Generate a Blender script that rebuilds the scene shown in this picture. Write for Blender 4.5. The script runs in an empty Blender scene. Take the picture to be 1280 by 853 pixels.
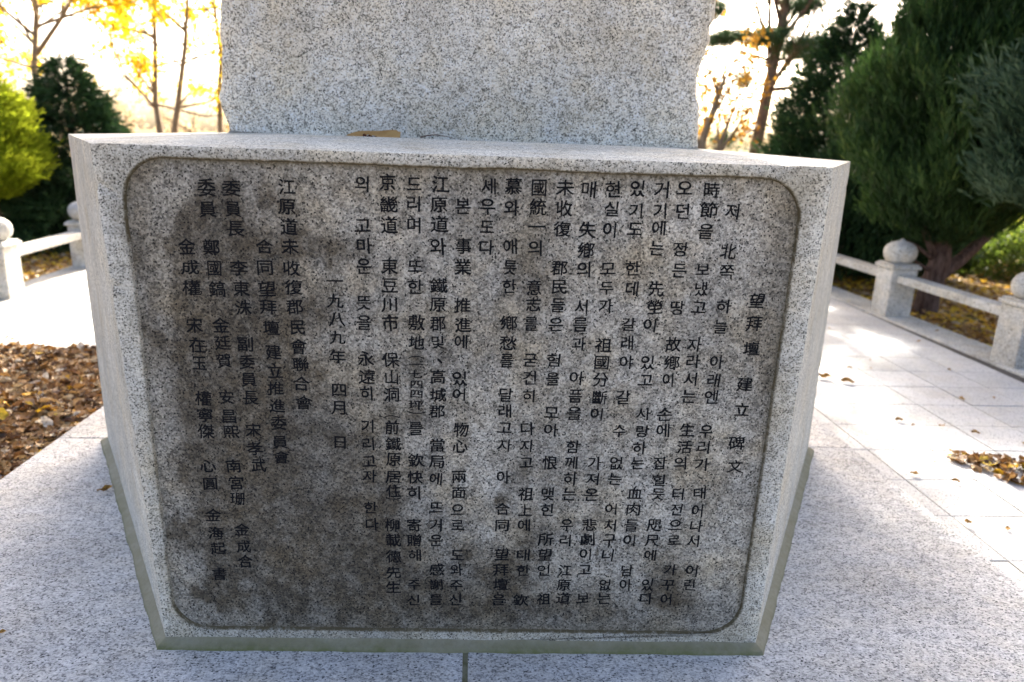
import bpy, bmesh, math, random
import numpy as np
from mathutils import Vector, Matrix, noise as mnoise
R = math.radians
rng = np.random.default_rng(11); random.seed(11)
scene = bpy.context.scene
COL = scene.collection

# ------------------------------------------------------------------ camera
TILT, ROLL = R(15.487), R(2.047)
cam_data = bpy.data.cameras.new('camera')
cam_data.sensor_width = 36.0
cam_data.lens = 905.0/1280*36
cam_data.clip_start = 0.05; cam_data.clip_end = 2000
cam_data.dof.use_dof = True
cam_data.dof.focus_distance = 2.3
cam_data.dof.aperture_fstop = 2.0
cam = bpy.data.objects.new('camera', cam_data); COL.objects.link(cam)
fw = Vector((0, math.cos(TILT), -math.sin(TILT))); up = Vector((0, math.sin(TILT), math.cos(TILT))); rt = Vector((1, 0, 0))
r2 = rt*math.cos(ROLL) + up*math.sin(ROLL); u2 = up*math.cos(ROLL) - rt*math.sin(ROLL)
M = Matrix((r2, u2, -fw)).transposed().to_4x4(); M.translation = Vector((0, 0, 1.6))
cam.matrix_world = M
scene.camera = cam

# ------------------------------------------------------------------ world, sun, exposure
SUN_AZ, SUN_EL = R(5), R(29)           # azimuth from +Y towards +X
world = bpy.data.worlds.new('World'); scene.world = world; world.use_nodes = True
wn = world.node_tree.nodes; wl = world.node_tree.links
sky = wn.new('ShaderNodeTexSky'); sky.sky_type = 'NISHITA'; sky.sun_disc = False
sky.sun_elevation = SUN_EL; sky.sun_rotation = SUN_AZ
sky.air_density = 0.6; sky.dust_density = 6.5; sky.ozone_density = 0.0
wn['Background'].inputs['Strength'].default_value = 0.15
wl.new(sky.outputs[0], wn['Background'].inputs['Color'])
sun_data = bpy.data.lights.new('sun', 'SUN'); sun_data.energy = 4.2; sun_data.angle = R(0.9); sun_data.color = (1.0, 0.95, 0.87)
sun = bpy.data.objects.new('sun', sun_data); COL.objects.link(sun)
sd = Vector((math.sin(SUN_AZ)*math.cos(SUN_EL), math.cos(SUN_AZ)*math.cos(SUN_EL), math.sin(SUN_EL)))
sun.rotation_euler = sd.to_track_quat('Z', 'Y').to_euler(); sun.location = sd*30
scene.view_settings.view_transform = 'Standard'; scene.view_settings.look = 'None'
scene.view_settings.exposure = 2.3; scene.view_settings.gamma = 1.0
scene.view_settings.use_curve_mapping = False
scene.render.engine = 'CYCLES'
scene.cycles.max_bounces = 6; scene.cycles.diffuse_bounces = 3; scene.cycles.transparent_max_bounces = 8

# ------------------------------------------------------------------ helpers
def tag(o, label=None, cat=None, group=None, kind=None):
    if label: o['label'] = label
    if cat: o['category'] = cat
    if group: o['group'] = group
    if kind: o['kind'] = kind
    return o
def empty(name, loc=(0, 0, 0), rz=0.0):
    o = bpy.data.objects.new(name, None); COL.objects.link(o)
    o.location = loc; o.rotation_euler = (0, 0, rz); o.empty_display_size = 0.1
    return o
def link(name, me, mat=None, parent=None):
    o = bpy.data.objects.new(name, me); COL.objects.link(o)
    if mat is not None and len(me.materials) == 0: me.materials.append(mat)
    if parent is not None: o.parent = parent
    return o
def from_bm(name, bm, mat=None, parent=None, smooth=False):
    me = bpy.data.meshes.new(name); bm.to_mesh(me); bm.free()
    if smooth: me.polygons.foreach_set('use_smooth', [True]*len(me.polygons))
    return link(name, me, mat, parent)
def np_mesh(name, V, Q, attrs=None, smooth=False):
    """V (n,3); Q (m,k) faces; attrs = {name: per-vertex float array}"""
    me = bpy.data.meshes.new(name)
    V = np.asarray(V, dtype=np.float32); Q = np.asarray(Q, dtype=np.int32)
    k = Q.shape[1]
    me.vertices.add(len(V)); me.vertices.foreach_set('co', V.ravel())
    me.loops.add(Q.size); me.loops.foreach_set('vertex_index', Q.ravel())
    me.polygons.add(len(Q)); me.polygons.foreach_set('loop_start', np.arange(0, Q.size, k, dtype=np.int32))
    me.polygons.foreach_set('loop_total', np.full(len(Q), k, dtype=np.int32))
    if smooth: me.polygons.foreach_set('use_smooth', np.ones(len(Q), dtype=bool))
    for n, a in (attrs or {}).items():
        at = me.attributes.new(n, 'FLOAT', 'POINT'); at.data.foreach_set('value', np.asarray(a, dtype=np.float32))
    me.update(calc_edges=True)
    return me
def box_bm(x0, x1, y0, y1, z0, z1, bevel=0.0, seg=1, bm=None):
    own = bm is None
    if own: bm = bmesh.new()
    r = bmesh.ops.create_cube(bm, size=1.0)
    for v in r['verts']:
        v.co = Vector(((x0+x1)/2+v.co.x*(x1-x0), (y0+y1)/2+v.co.y*(y1-y0), (z0+z1)/2+v.co.z*(z1-z0)))
    if bevel:
        ed = list({e for v in r['verts'] for e in v.link_edges})
        bmesh.ops.bevel(bm, geom=ed, offset=bevel, segments=seg, affect='EDGES', profile=0.5)
    return bm
def tubes(paths, sides=7):
    """paths: list of (points (n,3), radii (n,)); one mesh of tapered tubes"""
    Vs, Fs, off = [], [], 0
    for pts, rad in paths:
        pts = np.asarray(pts, float); rad = np.asarray(rad, float); n = len(pts)
        tg = np.gradient(pts, axis=0); tg /= np.linalg.norm(tg, axis=1)[:, None]+1e-9
        ref = np.array([1.0, 0.3, 0.1]); a = np.cross(tg, ref); a /= np.linalg.norm(a, axis=1)[:, None]+1e-9
        b = np.cross(tg, a)
        th = np.linspace(0, 2*np.pi, sides, endpoint=False)
        ring = pts[:, None, :] + rad[:, None, None]*(np.cos(th)[None, :, None]*a[:, None, :]+np.sin(th)[None, :, None]*b[:, None, :])
        Vs.append(ring.reshape(-1, 3))
        i = np.arange(n-1)[:, None]*sides; j = np.arange(sides)[None, :]; j2 = (j+1) % sides
        Fs.append(np.stack([i+j, i+j2, i+sides+j2, i+sides+j], -1).reshape(-1, 4)+off)
        off += n*sides
    return np.concatenate(Vs), np.concatenate(Fs)

# ------------------------------------------------------------------ materials
class NT:
    def __init__(s, name):
        s.m = bpy.data.materials.new(name); s.m.use_nodes = True; s.t = s.m.node_tree; s.n = s.t.nodes
        s.b = s.n['Principled BSDF']; s.out = s.n['Material Output']
    def new(s, ty, **kw):
        n = s.n.new(ty)
        for k, v in kw.items(): setattr(n, k, v)
        return n
    def link(s, a, b): s.t.links.new(a, b)
    def val(s, inp, v):
        if hasattr(v, 'is_linked') or hasattr(v, 'links'): s.link(v, inp)
        else: inp.default_value = v
    def coord(s, which='Object', scale=(1, 1, 1)):
        c = s.new('ShaderNodeTexCoord'); mp = s.new('ShaderNodeMapping'); mp.inputs['Scale'].default_value = scale
        s.link(c.outputs[which], mp.inputs['Vector']); return mp.outputs[0]
    def noise(s, vec, scale, detail=4, rough=0.6, out='Fac', dist=0.0):
        n = s.new('ShaderNodeTexNoise'); s.link(vec, n.inputs['Vector'])
        n.inputs['Scale'].default_value = scale; n.inputs['Detail'].default_value = detail; n.inputs['Roughness'].default_value = rough
        n.inputs['Distortion'].default_value = dist
        return n.outputs[out]
    def voro(s, vec, scale, out='Color', feature='F1'):
        n = s.new('ShaderNodeTexVoronoi', feature=feature); s.link(vec, n.inputs['Vector']); n.inputs['Scale'].default_value = scale
        return n.outputs[out]
    def ramp(s, fac, stops, interp='LINEAR'):
        n = s.new('ShaderNodeValToRGB'); n.color_ramp.interpolation = interp; e = n.color_ramp.elements
        while len(e) < len(stops): e.new(0.5)
        for el, (p, c) in zip(e, stops):
            el.position = p; el.color = (c, c, c, 1) if isinstance(c, (int, float)) else (*c, 1)
        s.link(fac, n.inputs[0]); return n.outputs[0]
    def sep(s, col, ch='Red'):
        n = s.new('ShaderNodeSeparateColor'); s.link(col, n.inputs[0]); return n.outputs[ch]
    def math(s, op, a, b=0.0, clamp=False):
        n = s.new('ShaderNodeMath', operation=op, use_clamp=clamp); s.val(n.inputs[0], a); s.val(n.inputs[1], b); return n.outputs[0]
    def mix(s, fac, a, b, blend='MIX'):
        n = s.new('ShaderNodeMix', data_type='RGBA', blend_type=blend)
        s.val(n.inputs[0], fac)
        for i, v in ((6, a), (7, b)):
            if isinstance(v, tuple): v = (*v, 1) if len(v) == 3 else v
            s.val(n.inputs[i], v)
        return n.outputs[2]
    def attr(s, name):
        n = s.new('ShaderNodeAttribute', attribute_name=name); return n.outputs['Fac']
    def bump(s, h, strength=0.3, dist=0.002):
        n = s.new('ShaderNodeBump'); n.inputs['Strength'].default_value = strength; n.inputs['Distance'].default_value = dist
        s.link(h, n.inputs['Height']); s.link(n.outputs[0], s.b.inputs['Normal'])
    def done(s, col, rough=0.85, spec=0.3):
        if isinstance(col, tuple): s.b.inputs['Base Color'].default_value = (*col, 1)
        else: s.link(col, s.b.inputs['Base Color'])
        s.val(s.b.inputs['Roughness'], rough); s.b.inputs['Specular IOR Level'].default_value = spec
        return s.m

def granite(name, light, mid, dark, cell=190, pd=0.14, pm=0.5, stretch=(1, 1, 1), stain=False, dirt=(0.16, 0.13, 0.08), bumpd=0.0015, blotch=0.2, tile=False, fleck=0.1, soft=False, cold=0.6, brown=0.35):
    t = NT(name); v = t.coord('Object', stretch)
    if tile:                                   # each tile gets its own piece of the pattern and its own tone
        oi = t.new('ShaderNodeObjectInfo'); add = t.new('ShaderNodeVectorMath', operation='ADD')
        sc = t.new('ShaderNodeVectorMath', operation='SCALE'); sc.inputs['Scale'].default_value = 1.0
        t.link(oi.outputs['Location'], sc.inputs[0]); t.link(v, add.inputs[0]); t.link(sc.outputs[0], add.inputs[1]); v = add.outputs[0]
    c1 = t.sep(t.voro(v, cell)); n1 = t.noise(v, cell*0.45, 3, 0.7)
    mixv = t.math('ADD', t.math('MULTIPLY', c1, 0.62), t.math('MULTIPLY', n1, 0.76)); mixv = t.math('SUBTRACT', mixv, 0.19)
    if soft:
        n2 = t.noise(v, cell*0.9, 2, 0.8); n3 = t.noise(v, cell*0.16, 4, 0.75)
        mixv = t.math('ADD', t.math('MULTIPLY', n2, 0.75), t.math('MULTIPLY', c1, 0.30)); mixv = t.math('ADD', mixv, t.math('MULTIPLY', n3, 0.55)); mixv = t.math('SUBTRACT', mixv, 0.30)
        col = t.ramp(mixv, [(pd, dark), (pd+0.13, tuple(0.5*(a+b) for a, b in zip(dark, mid))), (pm, mid), (pm+0.17, light), (pm+0.3, tuple(min(0.8, 1.2*x) for x in light))])
        cool = t.noise(v, 11, 3, 0.6)
        col = t.mix(t.ramp(cool, [(0.42, 0.0), (0.62, cold)]), col, t.mix(1.0, col, (0.92, 0.97, 1.08), 'MULTIPLY'))
    else: col = t.ramp(mixv, [(0.0, dark), (pd, dark), (pd+0.08, mid), (pm, mid), (pm+0.12, light), (1.0, light)])
    c2 = t.sep(t.voro(v, cell*1.35), 'Green')            # small black mica flecks
    col = t.mix(t.ramp(c2, [(0.0, 1.0), (fleck, 1.0), (fleck+0.03, 0.0)]), col, tuple(0.35*x for x in dark))
    big = t.noise(v, 2.3, 5, 0.62)
    col = t.mix(1.0, col, t.ramp(big, [(0.25, 1.0-blotch), (0.7, 1.0+blotch*0.35)]), 'MULTIPLY')
    warm = t.noise(v, 5.1, 4, 0.6)
    col = t.mix(t.ramp(warm, [(0.45, 0.0), (0.7, brown)]), col, t.mix(1.0, col, (1.0, 0.9, 0.72), 'MULTIPLY'))
    if tile:
        col = t.mix(1.0, col, t.ramp(oi.outputs['Random'], [(0, 0.86), (1, 1.0)]), 'MULTIPLY')
    if stain:
        st = t.attr('stain')
        f = t.math('MULTIPLY', st, t.ramp(t.noise(v, 26, 5, 0.7), [(0.3, 0.72), (0.7, 1.15)]), clamp=True)
        col = t.mix(f, col, t.mix(1.0, col, dirt, 'MULTIPLY'))
        ms = t.attr('moss_shade')
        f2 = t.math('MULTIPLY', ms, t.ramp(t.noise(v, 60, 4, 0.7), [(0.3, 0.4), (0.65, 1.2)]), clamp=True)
        col = t.mix(f2, col, (0.085, 0.068, 0.035))  # brown of groove moss and of the shade painted into the recess
    h = t.math('ADD', t.math('MULTIPLY', t.noise(v, cell*0.8, 2, 0.5), 1.0), t.math('MULTIPLY', c1, 0.4))
    t.bump(h, 0.5, bumpd)
    return t.done(col, 0.82, 0.3)

# ------------------------------------------------------------------ the stone materials
YAW = R(3.3); CY, SY = math.cos(YAW), math.sin(YAW)
def ST(s, t, z=0.0): return Vector((s*CY - t*SY, s*SY + t*CY, z))       # site grid -> world
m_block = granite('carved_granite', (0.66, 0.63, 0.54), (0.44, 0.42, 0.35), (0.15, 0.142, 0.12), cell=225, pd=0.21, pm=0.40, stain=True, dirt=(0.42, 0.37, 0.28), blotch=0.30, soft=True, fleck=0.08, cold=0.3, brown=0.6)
m_panel = granite('stained_granite', (0.56, 0.52, 0.43), (0.32, 0.295, 0.243), (0.10, 0.093, 0.077), cell=175, pd=0.22, pm=0.46, stain=True, dirt=(0.23, 0.205, 0.17), blotch=0.40, soft=True, fleck=0.06, cold=0.35, brown=0.7)
m_stele = granite('rough_granite', (0.84, 0.775, 0.64), (0.57, 0.525, 0.425), (0.14, 0.128, 0.10), cell=165, pd=0.25, pm=0.43, blotch=0.28, bumpd=0.004, fleck=0.06, soft=True, cold=0.35, brown=0.5)
m_slab = granite('flamed_granite', (0.60, 0.585, 0.555), (0.44, 0.43, 0.41), (0.16, 0.16, 0.16), cell=150, pd=0.25, pm=0.43, stretch=(0.85, 1.15, 1), tile=True, blotch=0.28, fleck=0.03, soft=True, cold=0.3, brown=0.3)
m_tile = granite('paving_granite', (0.56, 0.55, 0.525), (0.47, 0.46, 0.44), (0.34, 0.33, 0.32), cell=150, pd=0.18, pm=0.36, tile=True, blotch=0.2, fleck=0.03)
m_rail = granite('railing_granite', (0.58, 0.555, 0.49), (0.46, 0.44, 0.385), (0.24, 0.225, 0.19), cell=110, pd=0.18, pm=0.40, tile=True, blotch=0.4, fleck=0.03, soft=True)
def simple(name, c1, c2, scale=8, rough=0.9, bumpd=0.0, attr=None, det=5):
    t = NT(name); v = t.coord('Object')
    n = t.noise(v, scale, det, 0.65)
    col = t.mix(t.ramp(n, [(0.35, 0.0), (0.65, 1.0)]), c1, c2)
    if bumpd: t.bump(n, 0.6, bumpd)
    return t.done(col, rough, 0.2)
m_joint = simple('joint_grit', (0.05, 0.045, 0.04), (0.11, 0.10, 0.085), 30)
m_moss = simple('mossy_mortar', (0.10, 0.10, 0.05), (0.20, 0.19, 0.13), 25, bumpd=0.002)
def mortar():
    t = NT('sealing_mortar'); v = t.coord('Object')
    n = t.noise(v, 14, 5, 0.65); fine = t.noise(v, 90, 3, 0.6)
    col = t.mix(t.ramp(n, [(0.3, 0.0), (0.7, 1.0)]), (0.20, 0.175, 0.11), (0.27, 0.25, 0.185))
    ms = t.attr('moss_shade')  # moss alone on the mortar
    f = t.math('MULTIPLY', ms, t.ramp(t.noise(v, 22, 4, 0.7), [(0.3, 0.45), (0.6, 1.1)]), clamp=True)
    col = t.mix(f, col, (0.115, 0.12, 0.045))
    col = t.mix(t.ramp(fine, [(0.35, 0.25), (0.5, 0.0)]), col, (0.12, 0.11, 0.08))
    t.bump(fine, 0.5, 0.0015)
    return t.done(col, 0.75, 0.35)
m_mortar = mortar()
def ink():
    t = NT('blackened_carving'); v = t.coord('Object')
    oi = t.new('ShaderNodeObjectInfo'); ad = t.new('ShaderNodeVectorMath', operation='ADD'); t.link(v, ad.inputs[0]); t.link(oi.outputs['Location'], ad.inputs[1]); n = t.noise(ad.outputs[0], 120, 3, 0.7)
    col = t.mix(t.ramp(n, [(0.75, 0.0), (0.95, 0.3)]), (0.009, 0.009, 0.010), (0.12, 0.115, 0.105))
    return t.done(col, 0.9, 0.1)
m_ink = ink()

# ------------------------------------------------------------------ ground, platform, plaza
def ground_mat():
    t = NT('leaf_strewn_earth'); v = t.coord('Object')
    a = t.voro(v, 22); n = t.noise(v, 0.35, 5, 0.6)
    c = t.ramp(t.sep(a), [(0.0, (0.06, 0.035, 0.015)), (0.35, (0.17, 0.09, 0.03)), (0.6, (0.30, 0.18, 0.05)), (0.85, (0.34, 0.24, 0.08)), (1.0, (0.12, 0.07, 0.03))])
    g = t.mix(t.noise(v, 30, 3, 0.6), (0.05, 0.07, 0.02), (0.12, 0.14, 0.04))
    col = t.mix(t.ramp(n, [(0.5, 0.0), (0.6, 0.7)]), c, g)
    t.bump(t.sep(a, 'Green'), 0.8, 0.02)
    return t.done(col, 0.95, 0.1)
m_ground = ground_mat()
bm = bmesh.new()
def gh(x, y):
    r = math.hypot(x, y-4)
    return -0.17 + (0.0 if r < 12 else 0.25*mnoise.noise(Vector((x*0.05, y*0.05, 0)))*min(1, (r-12)/20))
xs = [-300, -120, -60, -40, -28, -20, -14, -10, -6, 0, 6, 10, 14, 20, 28, 40, 60, 120, 300]
ys = [-200, -60, -20, -8, 0, 4, 8, 12, 15, 18, 22, 28, 36, 48, 70, 120, 250, 600]
gv = [[bm.verts.new((x, y, gh(x, y))) for x in xs] for y in ys]
for j in range(len(ys)-1):
    for i in range(len(xs)-1):
        bm.faces.new((gv[j][i], gv[j][i+1], gv[j+1][i+1], gv[j+1][i]))
tag(from_bm('ground', bm, m_ground, smooth=True), kind='structure')

PT = -0.12                                      # top of the plaza; the platform top is 0
bm = bmesh.new()
cs = [ST(-4.95, -3.0), ST(4.62, -3.0), ST(4.62, 10.6), ST(-4.95, 10.6)]
lo = [bm.verts.new((c.x, c.y, -0.6)) for c in cs]; hi = [bm.verts.new((c.x, c.y, PT-0.008)) for c in cs]
bm.faces.new(hi)
for i in range(4): bm.faces.new((lo[i], lo[(i+1) % 4], hi[(i+1) % 4], hi[i]))
plaza = tag(from_bm('plaza', bm, m_joint), kind='structure')
bm = box_bm(-0.1968, 0.1968, -0.1968, 0.1968, -0.03, 0.0, 0.0025)
tile_me = bpy.data.meshes.new('paving_tile'); bm.to_mesh(tile_me); bm.free(); tile_me.materials.append(m_tile)
stuff_bm = bmesh.new(); ntile = 0
for i in range(-12, 12):
    for j in range(-14, 17):
        s = 2.394+0.4*(i-5)-0.2-0.0; t_ = 3.92+0.4*(j-3)-0.2
        if s < -4.85 or s > 4.55: continue
        if -2.3 < s < 2.1 and 1.4 < t_ < 5.8: continue                # under the platform
        w = ST(s, t_, PT + rng.normal(0, 0.0007))
        hidden = (abs(w.x+0.15*0) < 0.45*w.y and t_ > 5) or t_ < 2.3 or abs(w.x) > 0.78*w.y+0.3 or (w.x < 0 and t_ < 4.6)
        if not hidden and ntile < 300:
            o = link('paving_tile', tile_me); o.parent = plaza; o.location = w
            o.rotation_euler = (rng.normal(0, 0.0012), rng.normal(0, 0.0012), YAW + rng.normal(0, 0.0015)); ntile += 1
        else:
            n0 = len(stuff_bm.verts); box_bm(s-0.1982, s+0.1982, t_-0.1982, t_+0.1982, PT-0.03, PT, 0.0, bm=stuff_bm)
for v in stuff_bm.verts: v.co = ST(v.co.x, v.co.y, v.co.z)
tag(from_bm('paving', stuff_bm, m_tile, plaza), kind='stuff')

platform = empty('monument_platform', (0, 0, 0)); tag(platform, kind='structure')
rows = [(1.45, 3.668), (3.672, 5.85)]; colsx = [(-2.175, -0.008), (0.008, 2.15)]
for (t0, t1) in rows:
    for (s0, s1) in colsx:
        bm = box_bm(-(s1-s0)/2, (s1-s0)/2, -(t1-t0)/2, (t1-t0)/2, -0.25, 0.0, 0.004, 2)
        o = from_bm('platform_slab', bm, m_slab, platform)
        o.location = ST((s0+s1)/2, (t0+t1)/2, 0); o.rotation_euler = (0, 0, YAW)
bm = box_bm(-0.012, 0.012, -2.19, 2.19, -0.2, -0.003)
o = from_bm('joint_filling', bm, m_moss, platform); o.location = ST(0, 3.65, 0); o.rotation_euler = (0, 0, YAW)
bm = box_bm(-2.14, 2.12, -0.006, 0.006, -0.2, -0.003)
o = from_bm('joint_filling', bm, m_joint, platform); o.location = ST(0, 3.67, 0); o.rotation_euler = (0, 0, YAW)

# ------------------------------------------------------------------ the monument: hexagonal inscribed block and rough stele
ROOT = ST(0, 3.65)
monument = empty('stone_monument', ROOT)
tag(monument, 'tall rough granite stele on a six-sided block carved with a long stained inscription', 'monument')
U = Vector((0.99926, 0.03855, 0.0)); Vv = Vector((0.00085, -0.02203, 0.99976)); N = Vector((0.03854, -0.99901, -0.02205)); O = Vector((-1.077, 1.978, 0.0))
FR = Matrix((U, Vv, N)).transposed().to_4x4(); FR.translation = O       # frame of the carved front
def F(u, v, d=0.0): return O + U*u + Vv*v + N*d
zt = 1.557
bk = [ST(0.957, 5.27), ST(-0.96, 5.27)]
bot = [F(0, -0.03), F(1.9195, -0.03), Vector((1.655, 3.712, -0.03)), bk[0]+Vector((0, 0, -0.03)), bk[1]+Vector((0, 0, -0.03)), Vector((-2.103, 3.508, -0.03))]
top = [F(-0.041, 1.556), F(1.93, 1.56), Vector((1.647, 3.715, zt)), bk[0]+Vector((0, 0, zt)), bk[1]+Vector((0, 0, zt)), Vector((-2.11, 3.502, zt))]
ctr = ST(0, 3.63); ridge = []
for p in top:
    q = ctr + (Vector((p.x, p.y, 0))-ctr)*0.56; q.z = 1.594; ridge.append(q)
bm = bmesh.new(); lay_s = bm.verts.layers.float.new('stain'); lay_m = bm.verts.layers.float.new('moss_shade')
vb = [bm.verts.new(p) for p in bot]; vt = [bm.verts.new(p) for p in top]; vr = [bm.verts.new(p) for p in ridge]
for i in range(6):
    j = (i+1) % 6
    bm.faces.new((vb[i], vb[j], vt[j], vt[i])); bm.faces.new((vt[i], vt[j], vr[j], vr[i]))
bm.faces.new(vr); bm.faces.new(vb[::-1])
bm.edges.ensure_lookup_table()
be = [e for e in bm.edges if all(v in vt or v in vb for v in e.verts) and not all(v in vb for v in e.verts)]
chain = []
for e in be:                                        # cut each arris into short steps without cutting the faces
    a_, b_ = e.verts; n = int(e.calc_length()/0.025); cur, v0 = e, a_
    for k in range(n-1):
        ne, nv = bmesh.utils.edge_split(cur, v0, 1.0/(n-k))
        if v0 in ne.verts: chain.append(ne)
        else: chain.append(cur); cur = ne
        v0 = nv
    chain.append(cur)
be = list({e for e in chain if e.is_valid})
bmesh.ops.bevel(bm, geom=be, offset=0.011, segments=2, affect='EDGES', profile=0.6)
for v in bm.verts:                                  # worn, chipped arrises
    if v.co.z > 0.03:
        q = v.co; w = mnoise.noise(q*17); c = max(0.0, mnoise.noise(q*31+Vector((9, 0, 0)))-0.42)
        inw = Vector((ctr.x-q.x, ctr.y-q.y, 0)).normalized()
        if q.z > 1.5 or True: v.co += inw*(0.0016*w+0.022*c) + Vector((0, 0, -1))*((0.0012*w+0.016*c) if q.z > 1.5 else 0)
bm.normal_update()
front = max((f for f in bm.faces if f.normal.dot(N) > 0.95), key=lambda f: f.calc_area())
outer = list(front.verts); bmesh.ops.delete(bm, geom=[front], context='FACES_ONLY')
def opening(grow, depth, jit):
    u0, u1, v0, v1, r = 0.03-grow, 1.857+grow, 0.058-grow, 1.524+grow, 0.115+grow
    pts = []
    for cx, cy, a0, a1 in ((u1-r, v0+r, -90, 0), (u1-r, v1-r, 0, 90), (u0+r, v1-r, 90, 180), (u0+r, v0+r, 180, 270)):
        for a in np.linspace(a0, a1, 12): pts.append((cx+r*math.cos(R(a)), cy+r*math.sin(R(a))))
    out = []
    for (a, b), (c, d) in zip(pts, pts[1:]+pts[:1]):
        L = math.hypot(c-a, d-b); n = max(1, int(L/0.02))
        for k in range(n):
            x, y = a+(c-a)*k/n, b+(d-b)*k/n
            w = mnoise.noise(Vector((x*22, y*22, jit)))*0.0022 + mnoise.noise(Vector((x*5, y*5, jit)))*0.002
            ccx, ccy = x-0.94, y-0.79; l = math.hypot(ccx, ccy)
            out.append((x+ccx/l*w, y+ccy/l*w, depth))
    return out
loops = []
for g, dpt in ((0.0065, 0.0), (0.002, -0.0022), (-0.002, -0.0145)):
    loops.append([bm.verts.new(F(*p)) for p in opening(g, dpt, 1.0)])
for A, B in ((loops[0], loops[1]), (loops[1], loops[2])):
    n = len(A)
    for i in range(n):
        bm.faces.new((A[i], A[(i+1) % n], B[(i+1) % n], B[i]))
def ang(v):
    d = v.co-O; return math.atan2((d.dot(Vv)-0.79)/0.77, (d.dot(U)-0.943)/0.95)
def ordered(L):
    a = [ang(v) for v in L]; k = a.index(min(a)); L = L[k:]+L[:k]
    return L if ang(L[len(L)//4]) < ang(L[len(L)//2]) else [L[0]]+L[1:][::-1]
A, B = ordered(loops[0]), ordered(outer); i = j = 0; na, nb_ = len(A), len(B)
aa = [ang(v) for v in A]+[ang(A[0])+2*math.pi]; ab = [ang(v) for v in B]+[ang(B[0])+2*math.pi]
while i < na or j < nb_:
    if j >= nb_ or (i < na and aa[i+1] <= ab[j+1]):
        f3 = (A[i % na], A[(i+1) % na], B[j % nb_]); i += 1
    else:
        f3 = (A[i % na], B[(j+1) % nb_], B[j % nb_]); j += 1
    try: bm.faces.new(f3)
    except ValueError: pass
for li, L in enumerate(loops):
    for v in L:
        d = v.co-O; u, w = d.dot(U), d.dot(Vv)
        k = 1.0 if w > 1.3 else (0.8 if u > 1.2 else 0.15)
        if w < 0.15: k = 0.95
        v[lay_m] = k*(0.30, 1.0, 1.5)[li]; v[lay_s] = 0.25 if li == 0 else 0.5  # groove moss with the recess shadow painted in, weighted by side
for v in bm.verts:
    if v.co.z < 0.02 : v[lay_s] = 0.3
bmesh.ops.recalc_face_normals(bm, faces=bm.faces)
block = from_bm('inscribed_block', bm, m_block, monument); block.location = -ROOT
# panel: a fine sheet set back in the opening, with the grime of each streak kept as an attribute
BL = [(0.413,1.295,0.151,0.031,0.8),(0.51,1.303,0.076,0.026,0.6),(0.383,1.16,0.04,0.138,0.8),(0.315,1.135,0.035,0.138,0.7),(0.239,1.224,0.039,0.124,0.5),(0.182,1.222,0.035,0.112,0.6),(0.17,0.991,0.04,0.144,0.55),(0.187,0.77,0.037,0.115,0.9),(0.176,0.588,0.052,0.134,0.6),(0.255,0.993,0.04,0.108,0.55),(0.263,0.797,0.037,0.101,0.6),(0.184,0.341,0.049,0.114,0.8),(0.186,0.211,0.03,0.074,0.7),(0.403,0.949,0.027,0.268,0.4),(0.301,1.389,0.026,0.096,0.7),(0.24,1.408,0.025,0.074,0.6),(0.252,0.59,0.052,0.161,0.4),(0.46,0.70,0.24,0.40,0.26),(0.655,0.489,0.13,0.22,0.28),(0.33,0.9,0.17,0.42,0.3),(0.22,0.65,0.08,0.45,0.35),(0.34,0.72,0.03,0.14,0.5),(0.32,0.56,0.03,0.12,0.4),(0.064,1.241,0.043,0.2,0.4),(0.699,0.204,0.379,0.149,0.45),(1.591,0.262,0.077,0.074,0.6),(1.092,0.269,0.063,0.088,0.7),(1.116,0.634,0.024,0.054,0.5),(1.198,0.43,0.055,0.062,0.4),(1.821,1.36,0.045,0.156,0.25),(1.837,1.01,0.042,0.295,0.4),(1.265,0.122,0.676,0.077,0.5),(1.126,1.238,0.056,0.091,0.45),(0.175,0.795,0.138,0.304,0.35),(0.454,0.346,0.247,0.172,0.35),(0.525,1.13,0.044,0.07,0.4),(0.007,1.305,0.043,0.131,0.3)]
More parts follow.
